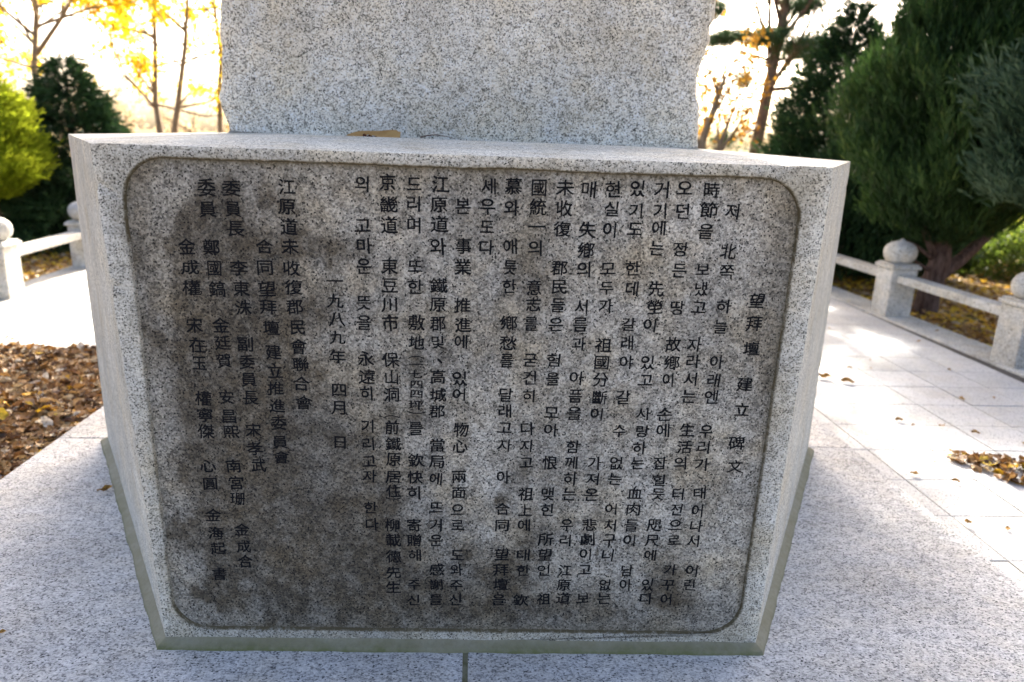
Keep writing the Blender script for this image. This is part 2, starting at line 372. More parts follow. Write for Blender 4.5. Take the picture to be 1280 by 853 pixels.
COLS = """望1773,1183 拜1774,1115 壇1776,1039 建1771,929 立1772,848 碑1770,739 文1775,661
저1674,1433 北1673,1322 쪽1678,1264 하1681,1164 늘1679,1103 아1680,996 래1679,939 엔1678,886 우1674,776 리1673,723 가1674,665 태1678,567 어1678,506 나1679,452 서1677,398 어1684,290 린1681,237
時1606,1489 節1606,1435 을1605,1376 보1609,1268 냈1610,1213 고1610,1158 자1609,1046 라1610,996 서1610,940 는1610,887 生1614,778 活1612,722 의1608,669 터1611,563 전1612,509 으1613,454 로1614,400 가1612,292 꾸1612,236 어1611,181
오1534,1491 던1535,1429 정1539,1324 든1542,1264 땅1547,1156 故1545,1047 鄕1547,990 이1543,937 손1543,828 에1544,775 잡1544,667 힐1547,609 듯1548,562 咫1544,453 尺1543,399 에1544,345 있1544,235 다1544,183
거1473,1485 기1473,1427 에1474,1381 는1473,1325 先1480,1210 塋1481,1156 이1474,1102 있1477,989 고1477,934 사1479,828 랑1480,771 하1477,716 는1476,666 血1474,563 肉1474,508 들1475,451 이1473,397 남1473,287 아1473,234
있1405,1486 기1407,1426 도1407,1376 한1410,1266 데1413,1208 갈1412,1103 래1413,1048 야1414,988 갈1414,879 수1411,771 없1410,664 는1411,611 어1407,507 처1409,450 구1409,399 니1408,342 없1407,233 는1407,182
현1339,1482 실1339,1429 이1338,1372 모1340,1263 두1341,1208 가1342,1155 祖1342,1038 國1341,986 分1342,933 斷1342,876 이1340,823 가1343,663 져1343,609 온1341,556 悲1340,450 劇1338,398 이1337,345 고1338,288 보1339,181
매1273,1479 失1274,1370 鄕1274,1313 의1274,1259 서1274,1151 름1273,1099 과1272,1041 아1272,936 픔1272,880 을1272,825 함1274,716 께1273,663 하1273,609 는1273,556 우1271,449 리1270,394 江1273,285 原1272,231 道1273,181
未1206,1482 收1206,1426 復1204,1370 郡1203,1261 民1205,1208 들1206,1154 은1203,1097 험1203,989 을1202,932 모1204,825 아1205,769 恨1206,661 맺1206,555 힌1207,500 所1206,397 望1206,341 인1207,284 祖1210,177
國1135,1480 統1135,1428 一1134,1374 의1135,1315 意1134,1203 志1134,1154 를1132,1097 굳1134,988 건1135,933 히1135,877 다1134,772 지1134,715 고1136,660 祖1137,554 上1137,498 에1138,445 대1140,340 한1141,283 欽1135,172
慕1066,1481 와1064,1423 애1065,1317 틋1066,1259 한1065,1205 鄕1066,1098 愁1066,1037 를1066,985 달1066,878 래1066,827 고1067,773 자1068,716 아1067,610 合1066,501 同1067,444 望1069,340 拜1068,284 壇1069,230 을1066,172
세1002,1479 우999,1425 도999,1369 다998,1313
본932,1423 事933,1315 業932,1256 推933,1146 進935,1088 에933,1038 있930,926 어930,876 物935,764 心932,710 兩931,609 面931,555 으930,495 로930,442 도931,334 와929,281 주929,225 신928,170
江869,1480 原865,1426 道867,1373 와865,1311 鐵866,1201 原864,1147 郡864,1090 및865,1035 高865,930 城866,873 郡863,821 當864,712 局864,658 에863,600 뜨864,502 거865,441 운864,387 感865,281 謝864,226 를864,170
드800,1478 리799,1426 며800,1368 또802,1254 한802,1196 敷803,1092 地803,1032 一802,966 七802,936 四803,905 四803,875 坪802,839 를802,765 欽801,661 快798,604 히797,552 寄794,440 贈795,386 해799,332 주795,225 신794,167
京727,1481 畿729,1422 道730,1366 東729,1252 豆729,1198 川729,1143 市729,1089 保728,978 山731,925 洞730,871 前730,767 鐵733,713 原734,663 居732,605 住732,556 柳727,438 載729,385 德729,326 先728,269 生727,214
의662,1474 고660,1362 마662,1307 운660,1250 뜻658,1146 을657,1088 永657,980 遠659,925 히660,873 기661,769 리661,712 고662,654 자662,605 한663,498 다665,440
一576,1206 九576,1149 八579,1096 九578,1042 年577,984 四578,882 月577,827 日575,716
江458,1460 原456,1408 道458,1353 未458,1299 收458,1238 復462,1185 郡462,1128 民467,1069 會467,1011 聯470,958 合469,899 會473,839
合388,1297 同386,1239 望388,1178 拜388,1126 壇393,1065 建395,993 立396,935 推395,882 進396,828 委397,773 員397,712 會398,662
委310,1451 員311,1397 長313,1344 李315,1235 東317,1177 洙319,1122 副317,1015 委318,961 員319,908 長320,852 宋322,749 孝322,689 武330,635
委245,1451 員243,1394 鄭244,1290 國248,1233 鎬251,1174 金252,1069 廷253,1017 賀253,963 安252,851 昌254,792 熙256,742 南255,631 宮259,574 珊260,521 金264,414 成266,355 合267,302
金178,1290 成182,1233 權181,1175 宋179,1067 在182,1008 玉183,955 權185,846 寧185,794 傑184,742 心179,629 圓181,570 金181,463 海184,401 起187,348 書183,255
︵801,988 ︶803,806 ︵730,802 ︶731,521 、886,993"""
chars = []                                                             # (column, character, u, v)
import re
for ci, line in enumerate(COLS.strip().split('\n')):
    for ch, a, b in re.findall(r'(\S)(-?\d+),(-?\d+)', line): chars.append((ci, ch, int(a)/1000, int(b)/1000))
gu = np.linspace(0.0, 1.89, 316); gv_ = np.linspace(0.03, 1.55, 254)
UU, VV = np.meshgrid(gu, gv_)
st = np.full_like(UU, 0.10)
wob = np.array([[mnoise.noise(Vector((u*9, v*9, 3.0))) for u in gu[::4]] for v in gv_[::4]]).repeat(4, 0).repeat(4, 1)[:254, :316]
wob2 = np.array([[mnoise.fractal(Vector((u*26, v*20, 7.0)), 0.6, 2.0, 4) for u in gu[::2]] for v in gv_[::2]]).repeat(2, 0).repeat(2, 1)[:254, :316]
for k in range(4): wob = (wob + np.roll(wob, 1, 0)+np.roll(wob, 1, 1)+np.roll(wob, -1, 0)+np.roll(wob, -1, 1))/5
for u, v, a, b, m in BL:
    r = np.sqrt(((UU-u)/a)**2+((VV-v)/b)**2)*(1+0.7*wob+0.35*wob2)
    st += m*1.15*np.exp(-r**2*0.75)
for ci, ch, u, v in chars:
    kk = 0.5 if ci >= 19 else 0.16
    d2 = ((UU-u)/(0.030 if ci >= 19 else 0.026))**2+((VV-v+0.006)/0.032)**2
    st += kk*np.exp(-d2)
st += 0.3*np.exp(-((UU-0.5)/0.45)**2)*0.5 + 0.22*wob + 0.30*wob2 + 0.02
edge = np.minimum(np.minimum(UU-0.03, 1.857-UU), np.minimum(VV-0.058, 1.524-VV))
ms = np.clip(1-edge/0.022, 0, 1)*np.where(VV > 1.4, 0.8, np.where(UU > 1.5, 0.55, np.where(VV < 0.2, 0.5, 0.12)))  # edge moss plus painted shade of the lip, strongest along the top
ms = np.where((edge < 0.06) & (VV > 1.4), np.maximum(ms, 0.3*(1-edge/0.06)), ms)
P = np.stack([UU, VV, np.full_like(UU, -0.0120)], -1).reshape(-1, 3)
nx = 316; idx = (np.arange(253)[:, None]*nx+np.arange(315)[None, :]).ravel()
Q = np.stack([idx, idx+1, idx+1+nx, idx+nx], 1)
me = np_mesh('inscription_panel', P, Q, {'stain': np.clip(st, 0, 1).ravel(), 'moss_shade': np.clip(ms, 0, 1).ravel()})
panel = link('inscription_panel', me, m_panel, block); panel.matrix_local = FR
# carved characters: one mesh per column, each stroke outline slightly hand-cut
def glyph(ch, off=0.014):
    c = bpy.data.curves.new('g', 'FONT'); c.body = ch; c.resolution_u = 3; c.offset = off
    o = bpy.data.objects.new('g', c); COL.objects.link(o); return o
gob = {ch: glyph(ch, 0.0) for ch in sorted({c[1] for c in chars})}
bpy.context.view_layer.update(); dg = bpy.context.evaluated_depsgraph_get(); gl = {}
for ch, o in gob.items():
    me = bpy.data.meshes.new_from_object(o.evaluated_get(dg))
    v = np.array([tuple(x.co) for x in me.vertices]); tris = [tuple(p.vertices) for p in me.polygons]
    cnt = {}
    for t_ in tris:
        for a, b_, c_ in ((0, 1, 2), (1, 2, 0), (2, 0, 1)):
            cnt.setdefault(frozenset((t_[a], t_[b_])), []).append((t_[a], t_[b_], t_[c_]))
    nrm = np.zeros((len(v), 2))
    for L in cnt.values():                           # outward normals of the outline edges
        if len(L) == 1:
            a, b_, c_ = L[0]; e = v[b_][:2]-v[a][:2]; l = np.linalg.norm(e)
            if l < 1e-6: continue
            n_ = np.array([e[1], -e[0]])/l
            if n_ @ (v[c_][:2]-v[a][:2]) > 0: n_ = -n_
            nrm[a] += n_; nrm[b_] += n_
    ln = np.linalg.norm(nrm, axis=1); ok = ln > 0.2; nrm[ok] /= ln[ok][:, None]; nrm[~ok] = 0
    fat = np.array([0.021+0.024*mnoise.noise(Vector((p[0]*4, p[1]*4, ord(ch)*0.37))) for p in v])
    v[:, :2] += nrm*fat[:, None]
    gl[ch] = (v, tris); cu = o.data; bpy.data.objects.remove(o); bpy.data.curves.remove(cu); bpy.data.meshes.remove(me)
small = set('一七四坪')
rest = bmesh.new(); nchar = 0
for ci in sorted({c[0] for c in chars}):
    mine = [c for c in chars if c[0] == ci]
    lay = sorted(mine, key=lambda c: -c[3])
    for _, ch, u, v in mine:
        gaps = [abs(v-q[3]) for q in mine if q is not None and 0 < abs(v-q[3]) and abs(u-q[2]) < 0.03]
        g = min(gaps) if gaps else 0.05
        h = min(0.0445, g*0.92) if ch not in '︵︶、' else 0.05
        w = 0.049
        if g < 0.036: w = 0.043
        gvx, tr = gl[ch]; single = nchar < 300; nchar += 1
        bm = bmesh.new() if single else rest
        cx, cy = 0.49, 0.39
        rot = rng.normal(0, 0.022); sh = rng.normal(0.0, 0.025); sw = 1+rng.normal(0, 0.035); shh = 1+rng.normal(0, 0.035); ph = rng.random()*50
        vs = []
        for x, y, _z in gvx:
            x -= cx; y -= cy
            x += 0.018*mnoise.noise(Vector((x*5, y*5, ph))); y += 0.018*mnoise.noise(Vector((x*5, y*5, ph+9)))
            y += 0.05*x*abs(x) - 0.03*x*x                                # strokes swell downwards at their ends
            X = (x+sh*y)*w*sw; Y = y*h*1.04*shh
            if ch in '︵︶' : Y = (y - (-0.3 if ch == '︵' else 0.0))*0.03
            vs.append(bm.verts.new((u+X*math.cos(rot)-Y*math.sin(rot), v+X*math.sin(rot)+Y*math.cos(rot), -0.0113)))
        for f in tr:
            try: bm.faces.new([vs[k] for k in f])
            except ValueError: pass
        if single:
            for vv in bm.verts: vv.co -= Vector((u, v, 0))
            o = from_bm('carved_character', bm, m_ink, block); o.matrix_local = FR @ Matrix.Translation((u, v, 0))
o = from_bm('carved_characters', rest, m_ink, block); o.matrix_local = FR; tag(o, kind='stuff')
# sealing mortar round the foot
per = bot; cen = ctr
bm = bmesh.new(); lm = bm.verts.layers.float.new('moss_shade'); rings = [[], [], []]
for i in range(6):
    a, b = Vector(per[i]), Vector(per[(i+1) % 6]); L = (b-a).length; n = int(L/0.03)
    dirv = (b-a).normalized(); nr = Vector((dirv.y, -dirv.x, 0))
    pa, pb = Vector(per[i-1]), Vector(per[(i+2) % 6])
    for k in range(n):
        f = k/n; p = a.lerp(b, f)
        # mitre the two corners of this side
        d0 = (a-pa).normalized(); n0 = Vector((d0.y, -d0.x, 0)); d1 = (pb-b).normalized(); n1 = Vector((d1.y, -d1.x, 0))
        nn = nr
        if k == 0:
            nn = (nr+n0).normalized()/max(0.5, (nr+n0).normalized().dot(nr))
        w = mnoise.noise(Vector((p.x*6, p.y*6, 0))) + 0.9*mnoise.noise(Vector((p.x*21, p.y*21, 3)))
        for q, (off, z) in enumerate(((0.034+0.004*w, -0.002), (0.028+0.003*w, 0.012+0.002*w), (-0.004, 0.030+0.003*w))):
            v = bm.verts.new((p.x+nn.x*off, p.y+nn.y*off, z))
            v[lm] = ((1.5, 0.9, 0.12)[q] if i == 0 else (1.0, 0.4, 0.2)[q])*(0.75+0.5*mnoise.noise(Vector((p.x*3, p.y*3, 7)))); rings[q].append(v)
for A, B in ((rings[0], rings[1]), (rings[1], rings[2])):
    n = len(A)
    for i in range(n): bm.faces.new((A[i], A[(i+1) % n], B[(i+1) % n], B[i]))
bmesh.ops.recalc_face_normals(bm, faces=bm.faces)
for f in bm.faces:
    if f.normal.z < 0: f.normal_flip()
o = from_bm('mortar_skirt', bm, m_mortar, monument, smooth=False); o.location = -ROOT
# stele
Lp = [(1.56, -1.255), (1.594, -1.261), (1.667, -1.282), (1.736, -1.30), (1.805, -1.279), (1.845, -1.273), (1.947, -1.269), (2.001, -1.275), (2.126, -1.263), (2.4, -1.29), (2.8, -1.24), (3.2, -1.2), (3.5, -1.05)]
Rp = [(1.56, 0.79), (1.603, 0.791), (1.77, 0.779), (1.81, 0.764), (1.89, 0.759), (1.989, 0.774), (2.051, 0.792), (2.125, 0.80), (2.208, 0.811), (2.5, 0.79), (2.8, 0.77), (3.2, 0.70), (3.5, 0.5)]
zs = np.concatenate([np.linspace(1.56, 2.3, 75), np.linspace(2.32, 3.5, 30)]); cy_ = 0.30
Vs = []; nf, nsd = 90, 16
for z in zs:
    xl = np.interp(z, [a for a, b in Lp], [b for a, b in Lp]); xr = np.interp(z, [a for a, b in Rp], [b for a, b in Rp])
    ring = []
    for f in np.linspace(0, 1, nf): ring.append((xl+(xr-xl)*f, -cy_, 0))
    for f in np.linspace(0, 1, nsd)[1:-1]: ring.append((xr+0.05*math.sin(f*3.14), -cy_+2*cy_*f, 1))
    for f in np.linspace(0, 1, nf): ring.append((xr+(xl-xr)*f, cy_, 2))
    for f in np.linspace(0, 1, nsd)[1:-1]: ring.append((xl-0.045*math.sin(f*3.14)*(1 if z > 1.62 else .3), cy_-2*cy_*f, 1))
    for x, y, k in ring:
        q = Vector((x*2.6, y*2.6, z*2.6)); q3 = q*3.6; q9 = q*11
        big, mid, fin = mnoise.noise(q), mnoise.noise(q3), mnoise.noise(q9)
        edge = min(x-xl, xr-x) if k != 1 else 0.0
        e = math.exp(-max(edge, 0)/0.03)
        if k == 0: yy = y + 0.008*big + 0.005*mid + 0.0022*fin + e*(0.022+0.02*mid+0.01*fin); xx = x + e*(0.004*fin)
        elif k == 1: xx = x + (0.02*big+0.03*mid+0.012*fin)*math.sin((y+cy_)/(2*cy_)*3.14); yy = y
        else: yy = y + 0.02*big+0.012*mid; xx = x
        Vs.append((xx, yy + 3.60 + 0.03855*(x+0.24), z))
nr_ = len(ring); nz = len(zs); i = np.arange(nz-1)[:, None]*nr_; j = np.arange(nr_)[None, :]; j2 = (j+1) % nr_
Q = np.stack([i+j, i+j2, i+nr_+j2, i+nr_+j], -1).reshape(-1, 4)
me = np_mesh('stele', np.array(Vs), Q, smooth=True)
bm = bmesh.new(); bm.from_mesh(me); bm.verts.ensure_lookup_table(); bm.faces.new([bm.verts[(nz-1)*nr_+k] for k in range(nr_)])
bmesh.ops.triangulate(bm, faces=[f for f in bm.faces if len(f.verts) > 4])
bm.to_mesh(me); bm.free()
o = link('stele', me, m_stele, monument); o.location = -ROOT
# mortar bed under the stele
bm = bmesh.new(); n = 70; A, B = [], []
for k in range(n):
    f = k/(n-1); x = -1.262+2.06*f; w = mnoise.noise(Vector((x*8, 0, 0)))
    y = 3.60-0.302+0.03855*(x+0.24)
    A.append(bm.verts.new((x, y-0.018-0.008*w, 1.590-0.004))); B.append(bm.verts.new((x, y+0.03, 1.602+0.003*w)))
for k in range(n-1): bm.faces.new((A[k], A[k+1], B[k+1], B[k]))
o = from_bm('mortar_bed', bm, simple('old_mortar', (0.20, 0.18, 0.14), (0.36, 0.34, 0.28), 20), monument); o.location = -ROOT

# ------------------------------------------------------------------ stone railing round the plaza
def post_parts(parent_name='railing_post'):
    root = empty(parent_name)
    from_bm('shaft', box_bm(-0.145, 0.145, -0.145, 0.145, -0.1, 0.525, 0.012, 2), m_rail, root)
    bm = box_bm(-0.168, 0.168, -0.168, 0.168, 0.5265, 0.565, 0.010, 2); box_bm(-0.15, 0.15, -0.15, 0.15, 0.5655, 0.582, 0.006, 1, bm=bm)
    from_bm('cap', bm, m_rail, root)
    prof = [(0.105, 0.583), (0.128, 0.60), (0.155, 0.635), (0.168, 0.68), (0.165, 0.725), (0.145, 0.765), (0.108, 0.795), (0.06, 0.812), (0.028, 0.822), (0.012, 0.838), (0.0, 0.846)]
    bm = bmesh.new(); n = 28; rr = []
    for r, z in prof[:-1]: rr.append([bm.verts.new((r*math.cos(2*math.pi*k/n), r*math.sin(2*math.pi*k/n), z)) for k in range(n)])
    tip = bm.verts.new((0, 0, prof[-1][1]))
    for A, B in zip(rr, rr[1:]):
        for k in range(n): bm.faces.new((A[k], A[(k+1) % n], B[(k+1) % n], B[k]))
    for k in range(n): bm.faces.new((rr[-1][k], rr[-1][(k+1) % n], tip))
    bm.faces.new(rr[0][::-1])
    from_bm('lotus_bud_finial', bm, m_rail, root, smooth=True)
    return root
def copy_tree(o, parent=None):
    c = o.copy(); COL.objects.link(c)
    if parent is not None: c.parent = parent
    for ch in list(o.children): copy_tree(ch, c)
    return c
RP = [(4.18, 7.87), (4.36, 6.01), (4.54, 4.15), (4.00, 9.73)]
LPs = [(-5.19, 7.17), (-5.37, 9.03), (-5.01, 5.31)]
plab = ['onion-topped railing post right of the carved block, in front of the reddish juniper trunk',
        'onion-topped railing post cut by the right edge of the picture',
        'railing post nearest the viewer on the right side, past the heap of leaves',
        'railing post of the right side standing behind the carved block, beyond the trunk',
        'sunlit railing post cut by the left edge of the picture beside the bright plaza',
        'railing post half hidden by the left corner of the carved block',
        'railing post on the left beside the bed of fallen leaves']
proto = post_parts(); posts = []
for k, (x, y) in enumerate(RP+LPs):
    o = proto if k == 0 else copy_tree(proto)
    o.location = (x, y, PT); o.rotation_euler = (0, 0, R(5.6) if k < 4 else R(5.5)+R(90)*0)
    tag(o, plab[k], 'railing post', 'stone posts of the plaza railing'); posts.append(o)
def rail(a, b, label):
    a, b = Vector((*a, 0)), Vector((*b, 0)); L = (b-a).length; c = (a+b)/2; ang = math.atan2((b-a).y, (b-a).x)
    o = from_bm('stone_rail', box_bm(-L/2+0.146, L/2-0.146, -0.085, 0.085, 0.385, 0.468, 0.010, 2), m_rail)
    o.location = (c.x, c.y, PT); o.rotation_euler = (0, 0, ang)
    tag(o, label, 'railing', 'stone bars of the plaza railing')
rail(RP[0], RP[1], 'pale stone bar sloping across the right, between the two onion-topped posts')
rail(RP[1], RP[2], 'stone bar at the right edge of the picture, nearest the viewer')
rail(RP[3], RP[0], 'pale stone bar running from the right post back behind the carved block')
rail(LPs[0], LPs[1], 'sun-bleached stone bar on the left over the glowing yellow leaves')
rail(LPs[2], LPs[0], 'stone bar on the left, next to the bed of fallen leaves')
def kerbs(pts, name):
    root = empty(name); tag(root, kind='structure')
    for (a, b) in zip(pts, pts[1:]):
        a, b = Vector((*a, 0)), Vector((*b, 0)); L = (b-a).length; c = (a+b)/2
        o = from_bm('kerb_stone', box_bm(-L/2+0.002, L/2-0.002, -0.2, 0.2, -0.35, 0.012, 0.006, 1), m_rail, root)
        o.location = (c.x, c.y, PT); o.rotation_euler = (0, 0, math.atan2((b-a).y, (b-a).x))
kerbs([(4.72, 2.29), (4.54, 4.15), (4.36, 6.01), (4.18, 7.87), (4.00, 9.73), (3.93, 10.5)], 'kerb')
kerbs([(-4.83, 3.45), (-5.01, 5.31), (-5.19, 7.17), (-5.37, 9.03), (-5.50, 10.4)], 'kerb')

# ------------------------------------------------------------------ fallen leaves
def leaf_color(name, use_attr):
    t = NT(name)
    f = t.attr('tone') if use_attr else t.new('ShaderNodeObjectInfo').outputs['Random']
    col = t.ramp(f, [(0.0, (0.06, 0.028, 0.012)), (0.22, (0.17, 0.08, 0.025)), (0.45, (0.30, 0.155, 0.045)), (0.62, (0.40, 0.24, 0.09)), (0.78, (0.47, 0.36, 0.21)), (0.85, (0.58, 0.52, 0.42)), (0.9, (0.28, 0.12, 0.025)), (0.95, (0.66, 0.38, 0.03)), (1.0, (0.62, 0.44, 0.04))])
    v = t.coord('Object'); n = t.noise(v, 60, 3, 0.6)
    col = t.mix(1.0, col, t.ramp(n, [(0.3, 0.6), (0.65, 1.15)]), 'MULTIPLY')
    tr = t.new('ShaderNodeBsdfTranslucent'); t.link(col, tr.inputs[0])
    mx = t.new('ShaderNodeMixShader'); mx.inputs[0].default_value = 0.25
    m = t.done(col, 0.6, 0.4); t.link(t.b.outputs[0], mx.inputs[1]); t.link(tr.outputs[0], mx.inputs[2]); t.link(mx.outputs[0], t.out.inputs[0])
    return m
m_leaf = leaf_color('dry_leaf', False); m_leaf_a = leaf_color('dry_leaves', True)
def leaf_shape(L=0.085, W=0.042, fold=0.3, curl=0.5, twist=0.0, n=5, lobed=False):
    """folded, curled dry leaf: rows along its length of left edge, midrib, right edge"""
    V, T = [], []
    for i in range(n+1):
        f = i/n; w = W/2*math.sin(math.pi*min(0.999, f**0.9*0.97+0.012))**1.15*(1+0.22*math.sin(i*2.3+L*900))
        if lobed: w *= 0.75+0.35*math.cos(f*19)
        a = curl*(f-0.5); x = L*math.sin(a)/curl*1.0 if curl else L*(f-0.5); z = L*(1-math.cos(a))/curl if curl else 0
        tw = twist*(f-0.5)
        for sgn in (-1, 0, 1):
            y = sgn*w; zz = z + abs(sgn)*w*fold
            zz += 0.006*math.sin(i*1.9+sgn*2+W*700)
            V.append((x, y*math.cos(tw)-zz*math.sin(tw)*0.5, zz*math.cos(tw)+y*math.sin(tw)))
    for i in range(n):
        for k in (0, 1):
            a = i*3+k; T += [(a, a+1, a+4), (a, a+4, a+3)]
    return np.array(V), np.array(T)
shapes = [leaf_shape(0.08, 0.040, 0.35, 1.1, 0.4), leaf_shape(0.07, 0.045, 0.6, 0.7, -0.6), leaf_shape(0.09, 0.036, 0.9, 1.5, 0.8), leaf_shape(0.075, 0.05, 0.25, 0.9, 0.2),
          leaf_shape(0.085, 0.04, 1.3, 0.5, -0.3), leaf_shape(0.065, 0.045, 0.5, 1.9, 0.9), leaf_shape(0.09, 0.05, 0.4, 0.8, -1.0)]
def _lm(k, s):
    me = np_mesh('leaf', s[0], s[1], smooth=True); me.materials.append(m_leaf); return me
leaf_me = [_lm(k, s) for k, s in enumerate(shapes)]
def rot_mats(n, tilt=0.5):
    az = rng.random(n)*2*np.pi; ax = rng.random(n)*2*np.pi; tl = np.abs(rng.normal(0, tilt, n)); flip = rng.random(n) < 0.45
    out = np.empty((n, 3, 3))
    for i in range(n):
        m = Matrix.Rotation(tl[i], 3, Vector((math.cos(ax[i]), math.sin(ax[i]), 0))) @ Matrix.Rotation(az[i], 3, 'Z')
        if flip[i]: m = m @ Matrix.Rotation(math.pi, 3, 'X')
        out[i] = np.array(m)
    return out
def scatter_leaves(name, pts, scale=(0.5, 1.3), tilt=0.45, tones=None, mat=None, parent=None):
    n = len(pts); Rm = rot_mats(n, tilt); Vs, Ts, As = [], [], []; off = 0
    for i in range(n):
        V, T = shapes[rng.integers(len(shapes))]; s = rng.uniform(*scale)
        W = (V*s) @ Rm[i].T + pts[i]; Vs.append(W); Ts.append(T+off); off += len(V)
        As.append(np.full(len(V), tones[i] if tones is not None else rng.random()))
    me = np_mesh(name, np.concatenate(Vs), np.concatenate(Ts), {'tone': np.concatenate(As)}, smooth=True)
    return link(name, me, mat or m_leaf_a, parent)
def one_leaf(parent, loc, s, tilt, name='leaf', k=None):
    o = link(name, leaf_me[rng.integers(len(leaf_me)) if k is None else k]); o.parent = parent
    m = Matrix(rot_mats(1, tilt)[0].tolist()).to_4x4(); e = m.to_euler()
    o.location = loc; o.rotation_euler = e; o.scale = (s, s, s); return o
# the bed on the left, between platform and railing
litter = empty('fallen_leaf_bed', (-3.5, 4.2, PT)); tag(litter, 'broad bed of brown curled fallen leaves heaped against the left of the platform', 'fallen leaves')
def bed_h(x, y): return 0.035+0.045*mnoise.noise(Vector((x*1.3, y*1.3, 5)))+0.02*mnoise.noise(Vector((x*4, y*4, 8)))
bm = bmesh.new(); gx = np.linspace(-4.85, -2.2, 40); gy = np.linspace(2.0, 5.42, 46); g = []
for y in gy: g.append([bm.verts.new((x+3.5, y-4.2, max(0.006, bed_h(x, y)-0.02)*min(1, (5.42-y)*6+0.05))) for x in gx])
for j in range(len(gy)-1):
    for i in range(len(gx)-1): bm.faces.new((g[j][i], g[j][i+1], g[j+1][i+1], g[j+1][i]))
mb = simple('leaf_mould', (0.045, 0.025, 0.012), (0.13, 0.07, 0.03), 40, bumpd=0.01)
o = from_bm('leaf_mould', bm, mb, litter, smooth=True)
pts = []
while len(pts) < 8500:
    x, y = rng.uniform(-4.85, -2.24), rng.uniform(2.0, 5.36)
    if x > -0.93*y+0.4: pass
    if x < -0.86*y-0.5: continue
    s = x*CY+y*SY
    if s > -2.19 + (0.02*rng.normal() if y < 5.8 else 0): continue
    pts.append((x+3.5, y-4.2, max(0.008, bed_h(x, y))+rng.uniform(-0.012, 0.022)*1.0))
for _ in range(90): x = rng.uniform(-4.6, -2.6); pts.append((x+3.5, 5.36+abs(rng.normal(0, 0.12))-4.2, 0.012))
pts = np.array(pts)
for p in pts[:0]: pass
vis = np.argsort(((pts[:, 0]-0.9)**2+(pts[:, 1]+0.9)**2)*0 + pts[:, 1] + rng.normal(0, .15, len(pts)) + 2.0*(pts[:, 2] < 0.03) + 5.0*(pts[:, 0]+(-3.5) < -0.80*(pts[:, 1]+4.2)+0.1))
for i in vis[:280]: one_leaf(litter, pts[i]+np.array([0, 0, 0.008]), rng.uniform(0.6, 1.35), 0.55)
tones = rng.random(len(pts)-280); tones = np.where(rng.random(len(tones)) < 0.93, tones*0.9, tones)
tag(scatter_leaves('leaf_layer', pts[vis[280:]], tones=tones, parent=litter), kind='stuff')
# the swept heap on the right
heap = empty('leaf_heap', (3.08, 3.62, PT)); tag(heap, 'swept heap of curled brown and yellow leaves on the paving at the right edge', 'leaf pile')
for k in range(290):
    a = rng.random()*6.283; r = math.sqrt(rng.random()); x = 0.60*r*math.cos(a)*1.0; y = 0.20*r*math.sin(a)
    x, y = x*math.cos(-0.66)-y*math.sin(-0.66), x*math.sin(-0.66)+y*math.cos(-0.66)
    one_leaf(heap, (x, y, 0.012+(1-r)*0.075*rng.random()), rng.uniform(0.8, 1.25), 0.6)
def lone(loc, s, label, k=0, tone=None, rz=0.0, tilt=(0, 0), name='fallen_leaf', cat='leaf', group=None, mat=None):
    o = link(name, leaf_me[k].copy() if mat else leaf_me[k])
    if mat: o.data.materials.clear(); o.data.materials.append(mat)
    o.location = loc; o.rotation_euler = (tilt[0], tilt[1], rz); o.scale = (s, s, s); return tag(o, label, cat, group)
m_ochre = simple('ochre_leaf', (0.30, 0.16, 0.05), (0.42, 0.25, 0.09), 18, 0.6)
m_ochre2 = simple('leaf_rot', (0.05, 0.015, 0.01), (0.10, 0.03, 0.015), 30)
m_brownleaf = simple('brown_leaf', (0.16, 0.08, 0.02), (0.42, 0.22, 0.03), 30, 0.6)
def flat_leaf():
    """long flat ochre leaf with a torn, dark-bitten front edge and a chopped end"""
    bm = bmesh.new(); n = 24; U_, L_ = [], []
    for i in range(n+1):
        f = i/n; x = -0.095+0.185*f; w = 0.024*math.sin(min(1, f*1.7+0.02)*math.pi/2)**0.9*(1 if f < 0.93 else 0.8)
        bite = 0.014*max(0, math.sin((f-0.28)/0.34*math.pi))*(0.7+0.3*math.sin(i*2.1)) if 0.28 < f < 0.62 else 0
        U_.append(bm.verts.new((x, w, 0.004+w*0.85+0.003*math.sin(f*9)))); L_.append(bm.verts.new((x, -w+bite, 0.001+bite*0.9)))
    for i in range(n): bm.faces.new((L_[i], L_[i+1], U_[i+1], U_[i]))
    return bm
o = from_bm('fallen_leaf', flat_leaf(), m_ochre, smooth=True); o.location = (-0.625, 3.235, 1.592); o.rotation_euler = (0.15, 0, 0.04); o.scale = (1.25, 1.1, 1.1)
lf = o; bm = bmesh.new(); A_, B_ = [], []
for i in range(9):
    f = i/8; x = -0.035+0.06*f; A_.append(bm.verts.new((x, -0.027, -0.001))); B_.append(bm.verts.new((x, -0.024+0.004*math.sin(i*2.4), 0.004+0.015*(1-f)*(0.7+0.3*math.sin(i*2.4)))))
for i in range(8): bm.faces.new((A_[i], A_[i+1], B_[i+1], B_[i]))
from_bm('rotten_patch', bm, m_ochre2, lf); o = lf
tag(o, 'long ochre leaf with a torn edge at the foot of the stele', 'leaf')
V, F_ = tubes([(np.array([(-0.05, 0, 0.004), (-0.02, 0.004, 0.013), (0.02, 0.0, 0.018), (0.06, 0.006, 0.012), (0.1, -0.004, 0.005)]), np.array([0.004, 0.003, 0.0025, 0.002, 0.001]))], 5)
o = link('fallen_twig', np_mesh('fallen_twig', V, F_, smooth=True), simple('twig_bark', (0.10, 0.06, 0.05), (0.2, 0.14, 0.1), 40)); o.location = (-0.375, 3.225, 1.594)
tag(o, 'small dark curved twig on the block top, right of the ochre leaf', 'twig')
